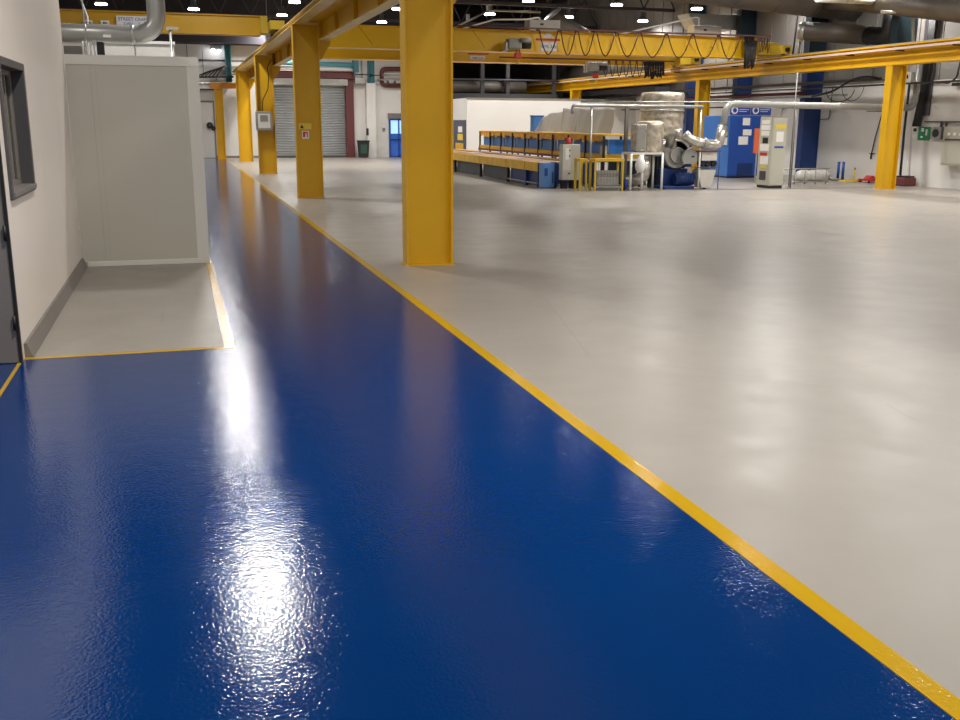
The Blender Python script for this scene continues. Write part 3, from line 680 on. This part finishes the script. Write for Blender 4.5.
t = thing('foil_bundle', 'white foil-wrapped roll lying on the floor behind a low railing', 'bundle', (21.6, 31, 0))
n = 14; ps = [(21.25+i*.11, 31.2, .20) for i in range(n)]
obj('wrap', B().tube(ps, [.10, .17, .2, .19, .2, .18, .2, .19, .2, .19, .2, .18, .15, .08], 16), 'whitefoil', t)
obj('tail', B().tube([(22.6, 31.2, .14), (22.8, 31.1, .06), (22.95, 31.0, .05)], [.08, .06, .04], 10), 'steel', t)
t = thing('low_railing', 'low grey railing in front of the foil-wrapped roll', 'railing', (20.3, 29.8, 0))
for i in range(5): obj('upright', B().tube([(19.7+i*.42, 29.6, 0), (19.7+i*.42, 29.6, .52)], .022, 8), 'steel', t)
obj('rail', B().tube([(19.5, 29.6, .52), (21.5, 29.6, .52)], .022, 8).tube([(19.5, 29.6, .08), (21.5, 29.6, .08)], .022, 8), 'steel', t)

# blue cabinets
t = thing('dust_extractor', 'tall blue steel cabinet with pinned papers behind the foil elbow duct', 'cabinet', (20.4, 34.6, 0))
obj('body', B().box(19.9, 21.2, 33.64, 35.6, .06, 2.30), 'blue', t, bevel=.01)
obj('shaded_front', B().box(19.9, 21.2, 33.6, 33.64, .08, 2.28), 'midblue', t, bevel=.004)  # darker blue panel puts shade into the cabinet front
obj('plinth', B().box(19.94, 21.16, 33.68, 35.55, 0, .06), 'black', t)
obj('notice', B().box(19.885, 19.90, 33.75, 34.3, 1.22, 1.5), 'paper', t)
obj('warning_sticker', B().box(19.885, 19.90, 33.75, 34.3, 1.56, 1.72), 'sticker_y', t)
obj('lower_door', B().box(20.3, 20.95, 33.585, 33.6, .1, .55), 'navy', t)
for x, z, wdt, h in ((20.42, 1.95, .3, .27), (20.45, 1.58, .36, .22), (20.28, 1.24, .40, .30)):
    obj('paper_sheet', B().box(x, x+wdt, 33.585, 33.6, z, z+h), 'paper', t)
# mandatory signs on a board
t = thing('safety_sign_board', 'row of blue and white round safety signs above the blue cabinets', 'sign', (20.3, 33.9, 2.35))
for i, x in enumerate((20.05, 20.95)):
    p = obj('sign_plate', B().box(x, x+.86, 33.92, 33.94, 2.34, 2.66), 'sticker_b', t)
    obj('white_disc', B().tube([(x+.18, 33.92, 2.5), (x+.18, 33.90, 2.5)], .14, 20), 'paper', p)
    obj('blue_symbol', B().tube([(x+.18, 33.90, 2.5), (x+.18, 33.89, 2.5)], .085, 16), 'sticker_b', p)
    obj('text_line', B().box(x+.38, x+.78, 33.905, 33.92, 2.52, 2.54).box(x+.38, x+.7, 33.905, 33.92, 2.45, 2.47), 'paper', p)
obj('backing_bracket', B().box(20.1, 21.8, 33.95, 34.0, 2.3, 2.62), 'steel', t)

# grey control cabinet
t = thing('control_cabinet', 'tall beige grey control cabinet covered in stickers left of the wall column', 'cabinet', (18.32, 28.2, 0))
obj('body', B().box(18.03, 18.56, 27.9, 28.62, .08, 2.20), 'greycab', t, bevel=.012)
obj('plinth', B().box(18.05, 18.54, 27.92, 28.60, 0, .08), 'black', t)
obj('door', B().box(18.06, 18.54, 27.885, 27.9, .1, 2.18), 'greycab', t, bevel=.004)
for y, z, wd, h, m in ((28.05, 2.0, .45, .12, 'paper'), (28.02, 1.82, .5, .15, 'paper'), (28.05, 1.64, .45, .15, 'white'), (28.1, 1.40, .3, .18, 'black'),
                       (28.02, 1.16, .5, .22, 'paper'), (28.1, 1.02, .4, .09, 'red'), (28.02, .74, .45, .26, 'paper'), (28.1, .62, .3, .10, 'sticker_y'), (28.1, .25, .35, .28, 'darkframe')):
    obj('vent_grille' if m == 'darkframe' else 'sticker', B().box(18.018, 18.03, y, y+wd, z, z+h), m, t)
for x, z, wd, h, m in ((18.14, 1.86, .38, .13, 'sticker_y'), (18.18, 1.45, .26, .32, 'paper'), (18.14, 1.26, .32, .06, 'sticker_b')):
    obj('sticker', B().box(x, x+wd, 27.876, 27.885, z, z+h), m, t)
for x, y, z, lb in ((18.74, 27.75, 2.4, 'left of the thin vertical pipes right of the grey control cabinet'), (19.05, 28.30, 3.6, 'right of the thin vertical pipes right of the grey control cabinet')):
    t = thing('vertical_pipe', lb, 'pipe', (x, y, 0), 'vertical pipes by the control cabinet')
    obj('pipe', B().tube([(x, y, .02), (x, y, z)], .022, 10), 'dullsteel', t)
    obj('foot', B().box(x-.08, x+.08, y-.08, y+.08, 0, .02), 'steel', t)
t = thing('orange_panel', 'narrow orange red panel between dark blue cabinet and grey control cabinet', 'panel', (19.5, 31, 0))
obj('panel', B().box(19.35, 19.62, 31.0, 31.06, 1.0, 1.85), 'redorange', t)
obj('leg', B().box(19.47, 19.51, 31.02, 31.05, 0, 1.0), 'steel', t)

# ------------------------------------------------------------------ foil tanks and fan
t = thing('insulated_tank', 'large round tank wrapped in crinkled foil insulation', 'tank', (15.2, 30, 0))
pr = []
for i in range(15):
    z = 1.55+i*.1; pr.append((.70+.015*math.sin(i*2.1), z))
obj('shell', B().lathe((15.22, 30.0, 0), [(.66, 1.5)]+pr+[(.66, 2.97), (.3, 3.0)], 40), 'foil', t)
obj('lower_shell', B().lathe((15.22, 30.0, 0), [(.3, .9), (.62, 1.15), (.70, 1.5)], 32), 'brightfoil', t)
obj('seam_band', B().lathe((15.22, 30.0, 0), [(.715, 2.38), (.725, 2.39), (.725, 2.42), (.715, 2.43)], 40), 'steel', t)
for a in (0, 1, 2, 3):
    x = 15.22+.5*math.cos(a*PI/2+.7); y = 30+.5*math.sin(a*PI/2+.7)
    obj('leg', B().tube([(x, y, 0), (x, y, 1.2)], .04, 8), 'steel', t)
t = thing('insulated_vessel', 'smaller foil-wrapped vessel with a grey door on a white stand', 'tank', (13.85, 28.2, 0))
obj('shell', B().lathe((14.02, 28.4, 0), [(.40, 1.08), (.43, 1.12), (.435, 1.5), (.44, 1.95), (.42, 2.04), (.3, 2.08)], 32), 'foil', t)
fx = obj('inspection_box', B().box(13.36, 13.70, 27.95, 28.35, 1.18, 1.98), 'brightfoil', t, bevel=.02)
obj('inspection_door', B().box(13.38, 13.66, 27.93, 27.95, 1.24, 1.92), 'greymotor', fx, bevel=.005)
obj('outlet', B().tube(bend([(13.85, 28.3, 1.1), (13.85, 28.3, .35), (13.35, 28.5, .22)], .22, 6), .19, 18), 'brightfoil', t)
obj('frame', B().box(13.18, 14.28, 27.88, 27.93, 1.08, 1.14).box(13.18, 14.28, 28.5, 28.55, 1.08, 1.14).box(13.18, 13.23, 27.93, 28.5, 1.08, 1.14).box(14.23, 14.28, 27.93, 28.5, 1.08, 1.14), 'white', t)
for x, y in ((13.20, 27.9), (13.58, 27.9), (14.25, 27.9), (13.20, 28.52), (14.25, 28.52)):
    obj('leg', B().tube([(x, y, 0), (x, y, 1.1)], .038, 8), 'white', t)
t = thing('white_sack', 'pointed white sack hanging under the grey inspection door', 'sack', (13.42, 28.1, .5))
obj('sack', B().lathe((13.45, 27.78, 0), [(.03, .55), (.13, .62), (.16, .75), (.13, .9), (.06, 1.02), (.02, 1.08)], 14), 'white', t)
obj('tie', B().lathe((13.45, 27.78, 0), [(.035, 1.0), (.05, 1.01), (.05, 1.04), (.03, 1.05)], 10), 'steel', t)
t = thing('extraction_fan', 'grey centrifugal fan on a dark blue motor base below the foil tank', 'fan', (15.1, 28.5, 0))
obj('scroll_casing', B().tube([(15.0, 28.4, 1.05), (15.0, 28.65, 1.05)], .42, 28).box(14.95, 15.42, 28.4, 28.65, 1.1, 1.5), 'greymotor', t, bevel=.01)
obj('inlet_ring', B().tube([(14.98, 28.3, 1.05), (14.98, 28.4, 1.05)], .24, 24), 'steel', t)
obj('belt_guard', B().prism([(15.05, .78), (15.5, .78), (15.52, 1.1), (15.35, 1.3), (15.12, 1.18), (15.0, .95)], 28.05, 28.15, 'y'), 'duct', t, bevel=.01)
obj('guard_slot', B().box(15.32, 15.42, 28.04, 28.05, .98, 1.03), 'black', t)
obj('elbow_inlet', B().tube(bend([(14.75, 28.5, 1.3), (14.8, 28.35, 1.72), (14.98, 28.15, 1.70)], .15), .13, 18), 'brightfoil', t)
obj('base_frame', B().box(14.45, 15.5, 28.1, 28.9, 0, .10).box(14.5, 15.45, 28.5, 28.8, .10, .62), 'navy', t, bevel=.01)
obj('motor', B().tube([(14.85, 28.25, .30), (15.48, 28.25, .30)], .19, 20), 'navy', t)
mf = B()
for i in range(7): mf.tube([(14.92+i*.07, 28.25, .30), (14.94+i*.07, 28.25, .30)], .21, 20)
obj('cooling_fins', mf, 'navy', t)
obj('dark_backing', B().box(14.4, 15.5, 28.82, 29.2, 0, 1.0), 'black', t, bevel=.02)  # black block added to darken the gap under the vessel
for x in (14.5, 15.42): obj('post', B().box(x-.03, x+.03, 28.7, 28.76, .1, 1.0), 'black', t)
t = thing('duct_stand', 'white framed stand with boxes beneath the foil elbow duct', 'stand', (16, 28.1, 0))
obj('upright', B().tube([(15.58, 28.0, 0), (15.58, 28.0, 1.16)], .03, 8), 'white', t)
obj('upright', B().tube([(16.27, 28.0, 0), (16.27, 28.0, 1.16)], .016, 8), 'darkframe', t)
obj('top_shelf', B().box(15.55, 16.3, 27.97, 28.5, 1.16, 1.19), 'maroon', t)
obj('mid_shelf', B().box(15.55, 16.3, 27.97, 28.5, .66, .68), 'darkframe', t)
t = thing('filter_box', 'off-white box on the upper shelf under the foil duct', 'box', (16.05, 28.2, .9))
obj('case', B().box(15.66, 16.2, 28.02, 28.45, .88, 1.155), 'whiteblock', t, bevel=.01)
obj('fitting', B().tube([(15.75, 28.1, .79), (15.75, 28.3, .79)], .10, 14).tube([(15.95, 28.1, .77), (15.95, 28.3, .77)], .08, 14).tube([(16.16, 28.1, .78), (16.16, 28.3, .78)], .09, 14), 'black', t)
t = thing('white_hopper', 'large off-white tapered bin on the floor right of the fan', 'hopper', (16, 28.1, 0))
obj('bin', B().prism([(15.72, .04), (16.05, .04), (16.22, .62), (15.66, .62), (15.60, .5)], 28.05, 28.5, 'y'), 'whiteblock', t, bevel=.01)
obj('caster', B().tube([(15.85, 28.2, .03), (15.95, 28.2, .03)], .03, 10), 'black', t)

# ------------------------------------------------------------------ pipe frame with polythene
t = thing('scaffold', 'tall grey pipe frame standing around the polythene sheets', 'frame', (12.5, 29.1, 0))
obj('top_pipe', B().tube(bend([(11.72, 29.1, 2.28), (11.72, 29.1, 2.53), (16.2, 29.1, 2.53)], .12), .05, 12), 'steel', t)
obj('post', B().tube([(12.36, 29.1, 0), (12.36, 29.1, 2.5)], .035, 10), 'steel', t)
obj('post', B().box(13.50, 13.60, 29.05, 29.15, 0, 2.48), 'doorgrey', t)
obj('rail', B().tube([(12.0, 29.1, 2.64), (19.0, 29.1, 2.70)], .022, 8), 'steel', t)
obj('post', B().tube([(16.15, 29.1, 0), (16.15, 29.1, 2.5)], .035, 10), 'steel', t)
def sheet(name, label, x, pts, folds, seed):
    """hanging sheet: pts = list of (Y, ztop, zbottom)"""
    rnd = random.Random(seed); b = B(); n = 40; rows = 10; g = []
    ph = [rnd.uniform(0, 6) for _ in range(4)]
    for i in range(n+1):
        u = i/n*(len(pts)-1); k = min(int(u), len(pts)-2); f = u-k
        Y = pts[k][0]*(1-f)+pts[k+1][0]*f; zt = pts[k][1]*(1-f)+pts[k+1][1]*f; zb = pts[k][2]*(1-f)+pts[k+1][2]*f
        c = []
        for j in range(rows+1):
            v = j/rows
            dx = .018*math.sin(u*folds+ph[0]+v*2.5)*(.3+v) + .008*math.sin(u*folds*2.3+ph[1]+v*4) - .10*v + .008*math.sin(v*9+u*3)
            c.append(b.bm.verts.new((x+dx, Y, zt+(zb-zt)*v + .012*math.sin(u*5+ph[2])*(1-v))))
        g.append(c)
    for i in range(n):
        for j in range(rows):
            f = b.bm.faces.new((g[i][j], g[i+1][j], g[i+1][j+1], g[i][j+1])); f.smooth = True
    o = obj(name, b, 'polythene'); md = o.modifiers.new('thick', 'SOLIDIFY'); md.thickness = .006
    return tag(o, label, 'sheet', 'polythene sheets')
sheet('polythene_sheet', 'grey crumpled polythene sheet draped over the left of the rack', 13.75, [(37.9, 1.80, 1.67), (37.2, 2.2, 1.67), (36.2, 2.36, 1.67), (34.9, 2.42, 1.67)], 6, 1)
sheet('polythene_sheet', 'bluish polythene sheet hanging in the middle between the pipe posts', 13.65, [(34.8, 2.52, 1.67), (34, 2.5, 1.67), (33.2, 2.5, 1.67)], 5, 2)
sheet('polythene_sheet', 'bright polythene sheet hanging at the right end of the rack', 13.6, [(33.1, 2.5, 1.67), (32, 2.46, 1.67), (31.0, 2.5, 1.67), (30.1, 2.48, 1.67)], 4, 3)
t = thing('blue_crate', 'small blue crate on the rack top partly under polythene', 'crate', (13.9, 37.8, 1.66))
obj('box', B().box(13.7, 14.1, 38.05, 38.5, 1.66, 2.28), 'blue', t, bevel=.01)
obj('rim', B().box(13.68, 14.12, 38.03, 38.52, 2.24, 2.29), 'midblue', t)

# ------------------------------------------------------------------ rack and bench line
t = thing('conveyor_rack', 'long two-tier rack with orange top shelf, black posts and blue panels', 'rack', (13.5, 36.4, 0))
obj('top_shelf', B().box(12.98, 14.3, 29.5, 43.3, 1.60, 1.655), 'bench_yellow', t)
vr = B(); y = 29.55
while y < 43.2:
    h = random.uniform(.10, .22); vr.box(13.0, 13.02, y, y+.24, 1.60-h, 1.60); y += .26
obj('shelf_valance', vr, 'amber', t)
obj('lower_shelf', B().box(12.98, 14.3, 29.5, 43.3, .90, 1.03), 'bench_yellow', t)
obj('edge_rail', B().box(12.95, 12.99, 29.5, 43.3, .82, .90), 'maroon', t)
bp = B(); y = 29.6; 
for i in range(9):
    obj('back_panel', B().box(13.16, 13.2, 29.62+i*1.515, 31.0+i*1.515, 1.04, 1.50), 'blue', t)
for i in range(10):
    y = 29.5+i*1.515
    obj('post', B().box(12.96, 13.02, y-.03, y+.05, .0, 1.6), 'black', t)
    obj('rear_post', B().box(14.24, 14.3, y-.03, y+.05, .0, 1.6), 'black', t)
obj('end_panel', B().box(13.2, 14.2, 29.56, 29.6, 1.04, 1.5), 'blue', t)
obj('end_panel', B().box(13.2, 14.2, 29.56, 29.6, .1, .82), 'slate', t)
obj('side_box', B().box(13.03, 13.14, 29.57, 29.9, 1.03, 1.3), 'greycab', t)
t = thing('workbench_line', 'long low workbench run with yellow edge boards and dark side panels', 'workbench', (11.9, 36.9, 0))
obj('tabletop', B().box(10.98, 12.9, 30.0, 46.0, .74, .78), 'benchtop', t)
for i, (a, b2) in enumerate(((30.0, 31.2), (31.25, 33.2), (33.25, 36.4), (36.45, 40.2), (40.25, 46.0))):
    obj('edge_board', B().box(10.93, 10.98, a, b2, .50, .78), 'bench_yellow', t)
for i, (a, b2) in enumerate(((30.05, 33.0), (33.3, 36.3), (36.6, 40.0), (40.3, 45.8))):
    obj('side_panel', B().box(11.06, 11.1, a, b2, .04, .50), 'navy' if i == 0 else 'slate', t)
for y in (30.05, 31.2, 33.15, 36.45, 40.1, 45.9):
    obj('leg', B().box(10.96, 11.06, y-.05, y+.05, 0, .74), 'black' if y > 32 else 'navy', t)
    obj('rear_leg', B().box(12.8, 12.88, y-.05, y+.05, 0, .74), 'black', t)
obj('foot_rail', B().box(10.97, 11.01, 30.0, 33.2, .10, .13), 'steel', t)
obj('end_panel', B().box(11.1, 12.88, 29.97, 30.0, .1, .74), 'navy', t)
obj('top_strip', B().box(12.1, 12.2, 30, 46, .78, .80), 'maroon', t)
for (x, y, lb) in ((11.3, 43.6, 'white paper sheet on the far end of the workbench run'), (11.6, 39.5, 'white paper sheet halfway along the workbench run')):
    tag(obj('paper_sheet', B().box(x, x+.5, y, y+1.0, .78, .785), 'paper'), lb, 'paper')
t = thing('blue_cabinet', 'small light blue cabinet at the near end of the workbench run', 'cabinet', (11.1, 29.6, 0))
obj('body', B().box(10.97, 11.33, 29.5, 29.93, 0.02, .78), 'paleblue', t, bevel=.008)
obj('vent', B().box(11.0, 11.10, 29.485, 29.5, .38, .62), 'midblue', t)
obj('handle', B().box(11.26, 11.29, 29.48, 29.5, .15, .5), 'navy', t)
obj('side_wing', B().box(11.34, 11.43, 29.55, 29.93, 0.02, .80), 'navy', t)
obj('plinth', B().box(10.99, 11.42, 29.52, 29.9, 0, .02), 'black', t)
t = thing('control_cabinet', 'grey control box on a dark stand at the near end of the workbench run', 'cabinet', (11.7, 29.3, 0))
obj('case', B().box(11.42, 12.0, 29.05, 29.35, .27, 1.36), 'greycab', t, bevel=.01)
obj('door', B().box(11.42, 11.68, 29.035, 29.05, .29, 1.34), 'whiteblock', t, bevel=.004)
obj('sticker', B().box(11.5, 11.62, 29.025, 29.035, .9, 1.25), 'paper', t)
for z in (.45, .98, 1.15): obj('latch', B().box(11.62, 11.66, 29.02, 29.035, z, z+.05), 'black', t)
obj('stand', B().box(11.46, 11.62, 29.1, 29.32, 0, .27).box(11.75, 11.98, 29.1, 29.32, 0, .45), 'black', t)
t = thing('beacon_lamp', 'small red signal lamp on top of the grey control box', 'lamp', (11.62, 29.2, 1.36))
obj('lens', B().lathe((11.65, 29.2, 1.36), [(.08, 0.02), (.09, .05), (.08, .16), (.04, .2)], 14), 'red', t)
obj('base', B().box(11.56, 11.74, 29.12, 29.28, 1.36, 1.385), 'maroon', t)
def guard(x0, x1, y, lab, mesh=True):
    t = thing('machine_guard', lab, 'guard', ((x0+x1)/2, y, 0), 'yellow machine guards')
    for x in (x0, x1):
        obj('post', B().box(x-.025, x+.025, y-.025, y+.025, 0, .95), 'carriage', t)
        obj('rear_post', B().box(x-.03, x+.03, y+.34, y+.40, 0, .95), 'carriage', t)
    obj('top_rail', B().box(x0-.035, x1+.035, y-.04, y+.40, .88, .96), 'bench_yellow', t)
    obj('lower_rail', B().box(x0+.03, x1-.03, y-.02, y+.02, .10, .14), 'steel', t)
    if mesh:
        obj('mid_rail', B().box(x0+.03, x1-.03, y-.01, y+.01, .50, .515), 'darkframe', t)
        g = B().box(x0+.04, x1-.04, y+.01, y+.014, .14, .16).box(x0+.04, x1-.04, y+.01, y+.014, .86, .88); k = x0+.1
        while k < x1-.05: g.box(k, k+.006, y+.01, y+.014, .14, .88); k += .10
        obj('mesh_panel', g, 'darkframe', t)
        obj('inner_box', B().box(x0+.1, x1-.1, y+.06, y+.32, 0, .6), 'greymotor', t)
    return t
guard(12.03, 12.93, 27.9, 'yellow framed machine guard in front of the rack, beside the white stand')
guard(11.66, 11.86, 28.2, 'narrow yellow guard frame right of the grey control box', False)
tag(obj('hose_reel', B().tube([(13.05, 28.1, .17), (13.13, 28.1, .17)], .17, 18), 'sticker_b'), 'small purple blue round drum between guard and white stand', 'drum')

# ------------------------------------------------------------------ white inner room at the back
struct('wall_inner_room', B().box(14.35, XR, 50, 50.2, 0, 3.22), 'wall')
struct('wall_inner_side', B().box(14.35, 14.55, 50.2, 56, 0, 3.22).box(14.55, XR, 50.2, 56, 3.15, 3.22), 'wall')
struct('trim_5', B().box(14.33, XR, 49.97, 50, 3.16, 3.24), 'skirt')
d = struct('door_2', B().box(14.30, 14.35, 50.15, 52.5, 0, 2.12), 'darkframe')
obj('notice', B().box(14.285, 14.30, 50.7, 51.5, 1.50, 1.8), 'paper', d)
obj('warning_sign', B().box(14.285, 14.30, 50.6, 51.6, 1.10, 1.42), 'sticker_y', d)
obj('lower_panel', B().box(14.285, 14.30, 50.5, 52.0, .55, .95), 'bench_yellow', d)
# ------------------------------------------------------------------ far wall furniture
d = struct('door_3', B().box(5.3, 9.45, 58.02, 58.08, 0, 4.4), 'shutter')
sl = B(); z = .1
while z < 4.35: sl.tube([(5.3, 58.01, z), (9.45, 58.01, z)], .04, 6); z += .14
obj('slats', sl, 'shutter', d)
obj('bottom_bar', B().box(5.3, 9.45, 57.95, 58.02, .0, .12), 'darkframe', d)
obj('shutter_box', B().box(5.2, 9.5, 57.6, 58.0, 4.0, 4.35), 'steel', d)
obj('frame', B().box(9.4, 9.85, 57.75, 58.0, 0, 4.45).box(4.9, 9.85, 57.5, 58.0, 4.38, 4.75), 'maroon', d)
d = struct('door_4', B().box(11.9, 12.0, 57.9, 58.05, 0, 2.2).box(12.45, 12.52, 57.9, 58.05, 0, 2.2).box(13.0, 13.1, 57.9, 58.05, 0, 2.2).box(12, 13.0, 57.9, 58.05, 2.1, 2.2).box(12, 13, 57.9, 58.05, 0, .08), 'midblue')
obj('pane', B().box(12, 13.0, 58.0, 58.03, .08, 1.35), 'daylight', d)
obj('pane', B().box(12, 13.0, 58.0, 58.03, 1.35, 2.1), 'daylight2', d)
obj('push_bar', B().box(12, 13, 57.85, 57.9, .95, 1.05), 'navy', d)
struct('trim_6', B().box(11.85, 13.15, 57.85, 58.0, 2.2, 2.5), 'doorgrey')
struct('trim_7', B().box(10.55, 11.05, 57.5, 58.0, 0, 4.15), 'wall')
struct('trim_8', B().box(-4, 5.2, 57.96, 58.0, 0, .12), 'skirt')
t = thing('waste_bin', 'dark green and black bin standing against the far white wall', 'bin', (10.25, 57.2, 0))
obj('body', B().prism([(9.98, .03), (10.5, .03), (10.56, .9), (9.92, .9)], 57.0, 57.4, 'y'), 'black', t, bevel=.02)
obj('label_panel', B().box(10.05, 10.42, 56.985, 57.0, .25, .75), mat('dark_green', (.02, .07, .05), .5), t)
obj('lid', B().box(9.9, 10.58, 56.97, 57.43, .9, .98), 'black', t, bevel=.01)
t = thing('wall_bracket', 'small black hook on the white pier above the bin', 'hook', (10.5, 57.5, 1.4))
obj('hook', B().box(10.5, 10.6, 57.42, 57.5, 1.3, 1.6), 'black', t)
obj('plate', B().box(10.48, 10.62, 57.48, 57.5, 1.25, 1.65), 'darkframe', t)
t = thing('thermostat', 'small grey control left of the far blue door', 'control', (11.6, 58, 1.6))
obj('case', B().box(11.52, 11.68, 57.93, 58.0, 1.5, 1.68), 'greymotor', t)
obj('knob', B().tube([(11.6, 57.93, 1.6), (11.6, 57.91, 1.6)], .04, 10), 'black', t)
t = thing('heating_pipe', 'pale teal pipes beneath the crane right of the second column', 'pipe', (9, 57, 5))
obj('pipe', B().tube([(5.5, 57.2, 5.16), (9.85, 57.2, 5.1)], .13, 14), 'tealpipe', t)
obj('pipe', B().tube([(5.5, 57.3, 4.88), (9.9, 57.3, 4.86)], .10, 14), 'white', t)
obj('flange', B().box(9.75, 10.05, 57.0, 57.5, 4.7, 5.4), 'teal', t)
t = thing('teal_column', 'teal steel column head on the far wall above the white pier', 'column', (10.85, 57.8, 0))
obj('column', B().box(10.70, 11.05, 57.6, 57.95, 4.15, 5.9), 'teal', t)
obj('web', B().box(10.80, 10.95, 57.5, 57.6, 4.15, 5.9), 'teal', t)
t = thing('teal_column', 'teal steel column on the far wall left of the walkway columns', 'column', (3, 57.8, 0))
obj('flange', B().box(2.82, 2.88, 57.55, 57.95, 4.1, 6.08).box(3.08, 3.14, 57.55, 57.95, 4.1, 6.08), 'teal', t)
obj('web', B().box(2.88, 3.08, 57.7, 57.75, 4.1, 6.08), 'teal', t)
t = thing('pipe_manifold', 'brown looped pipework on the far wall left of the nearest column', 'pipework', (12.2, 57.6, 4))
obj('pipe', B().tube(bend([(13.4, 57.8, 5.0), (11.5, 57.8, 4.95), (11.5, 57.8, 4.05), (13.4, 57.8, 4.05)], .25), .12, 12), 'maroon', t)
obj('pipe', B().tube([(11.5, 57.6, 4.6), (13.4, 57.6, 4.62)], .05, 8).tube([(11.15, 57.5, 4.35), (13.4, 57.5, 4.32)], .04, 8), 'steel', t)
for x in (11.8, 12.2, 12.6): obj('valve', B().tube([(x, 57.55, 4.05), (x, 57.55, 4.35)], .07, 8), 'darkframe', t)
t = thing('far_conduit', 'thin dark conduit line crossing the far wall above the shutter', 'pipe', (8, 57.6, 4.6))
obj('pipe', B().tube([(9.9, 57.4, 4.62), (11.4, 57.4, 4.58)], .03, 6).tube([(10.35, 57.7, 4.3), (10.35, 57.7, 5.9)], .02, 6), 'cable', t)
obj('junction', B().box(9.9, 10.5, 57.5, 57.7, 4.1, 4.45), 'steel', t, bevel=.03)
# left far area
t = thing('far_white_door', 'white door with a grey outline at the far end of the walkway', 'door', (1.6, 57.9, 0))
obj('leaf', B().box(.6, 2.05, 57.9, 57.98, .02, 3.0), 'white', t)
obj('frame', B().box(.52, .6, 57.86, 57.98, 0, 3.1).box(2.05, 2.12, 57.86, 57.98, 0, 3.1).box(.6, 2.05, 57.86, 57.98, 3.0, 3.1), 'cladding', t)
obj('threshold', B().box(.6, 2.05, 57.88, 57.98, 0, .02), 'skirt', t)
for x, z, r, lb in ((1.82, 1.78, .17, 'round black object on the far wall left of the slim column'), (2.02+.0, 1.62, .12, 'smaller black object beside the round one on the far wall')):
    t = thing('wall_hose_reel', lb, 'reel', (x, 57.7, z))
    obj('reel', B().tube([(x, 57.84, z), (x, 57.7, z)], r, 16), 'black', t)
    obj('hub', B().tube([(x, 57.7, z), (x, 57.66, z)], r*.4, 12), 'darkframe', t)
t = thing('cable_ladder', 'dark cable ladder with untidy cables on the upper left far wall', 'cable tray', (1.8, 57.5, 4.3))
obj('tray', B().prism([(.7, 4.25), (3.2, 4.3), (3.2, 4.4), (.7, 4.33)], 57.15, 57.5, 'y'), 'black', t)
for x in (.9, 2.3): obj('bracket', B().box(x, x+.06, 57.4, 57.99, 4.2, 4.26), 'black', t)
ct = B()
for i in range(6): ct.tube([(1.3+.2*i, 57.3, 4.36), (1.9+.15*i, 57.25, 4.62+.05*i), (2.9, 57.3, 4.75+.04*i)], .03, 6)
obj('cable', ct, 'cable', t)
for z, r, m, lb in ((4.0, .07, 'steel', 'grey pipe along the left far wall below the cable ladder'), (3.68, .05, 'darkframe', 'dark thin pipe along the left far wall above the white door'), (5.22, .05, 'darkframe', 'upper dark pipe high on the left far wall')):
    t = thing('far_wall_pipe', lb, 'pipe', (1, 57.8, z))
    obj('pipe', B().tube([(-3, 57.75, z), (2.6 if z < 5 else 4.8, 57.75, z)], r, 8), m, t)
    obj('bracket', B().box(.9, .96, 57.75, 57.98, z-.1, z+.1), m, t)
t = thing('twin_spotlight', 'pair of tiny bright spotlights on the upper left far wall', 'lamp', (2.3, 57.6, 5.7))
obj('head', B().tube([(2.2, 57.5, 5.72), (2.2, 57.6, 5.72)], .09, 10), 'lens', t)
obj('head', B().tube([(2.52, 57.5, 5.70), (2.52, 57.6, 5.70)], .08, 10), 'lens', t)
obj('bracket', B().box(2.1, 2.62, 57.6, 57.95, 5.82, 5.95), 'darkframe', t)
t = thing('far_wall_rod', 'thin dark rod on the far wall between white door and teal column', 'rod', (1.2, 57.8, 5))
obj('rod', B().tube([(.85, 57.85, 4.4), (.85, 57.85, 6.0)], .02, 6).tube([(1.65, 57.85, 4.3), (1.65, 57.85, 6.0)], .015, 6), 'darkframe', t)
obj('clip', B().box(.8, .9, 57.85, 57.98, 5.15, 5.22), 'darkframe', t)
t = thing('mezzanine_steel', 'dark steelwork and ducting filling the gap above the white inner room', 'steelwork', (18, 54, 3.4))
obj('beam', B().box(14.6, 21.2, 55.0, 55.3, 3.24, 3.6), 'darkwall', t)
obj('duct', B().tube([(14.8, 55.8, 4.0), (19.5, 55.8, 4.0)], .3, 18), 'darkduct', t)
for x in (16.6, 18.1, 20.9): obj('upright', B().box(x, x+.2, 55.0, 55.2, 3.6, 6), 'darkwall', t)
obj('pipe', B().tube([(14.8, 54.9, 4.35), (21.2, 54.9, 4.35)], .05, 8), 'roofsteel', t)

# ------------------------------------------------------------------ world, view
wd = bpy.data.worlds.new('world'); scn.world = wd; wd.use_nodes = True
wd.node_tree.nodes['Background'].inputs['Color'].default_value = (.6, .62, .7, 1)
wd.node_tree.nodes['Background'].inputs['Strength'].default_value = .02
scn.cycles.sample_clamp_indirect = 3.0
scn.view_settings.view_transform = 'Standard'; scn.view_settings.look = 'None'
scn.view_settings.gamma = 1; scn.view_settings.use_curve_mapping = False
scn.view_settings.exposure = 0.65
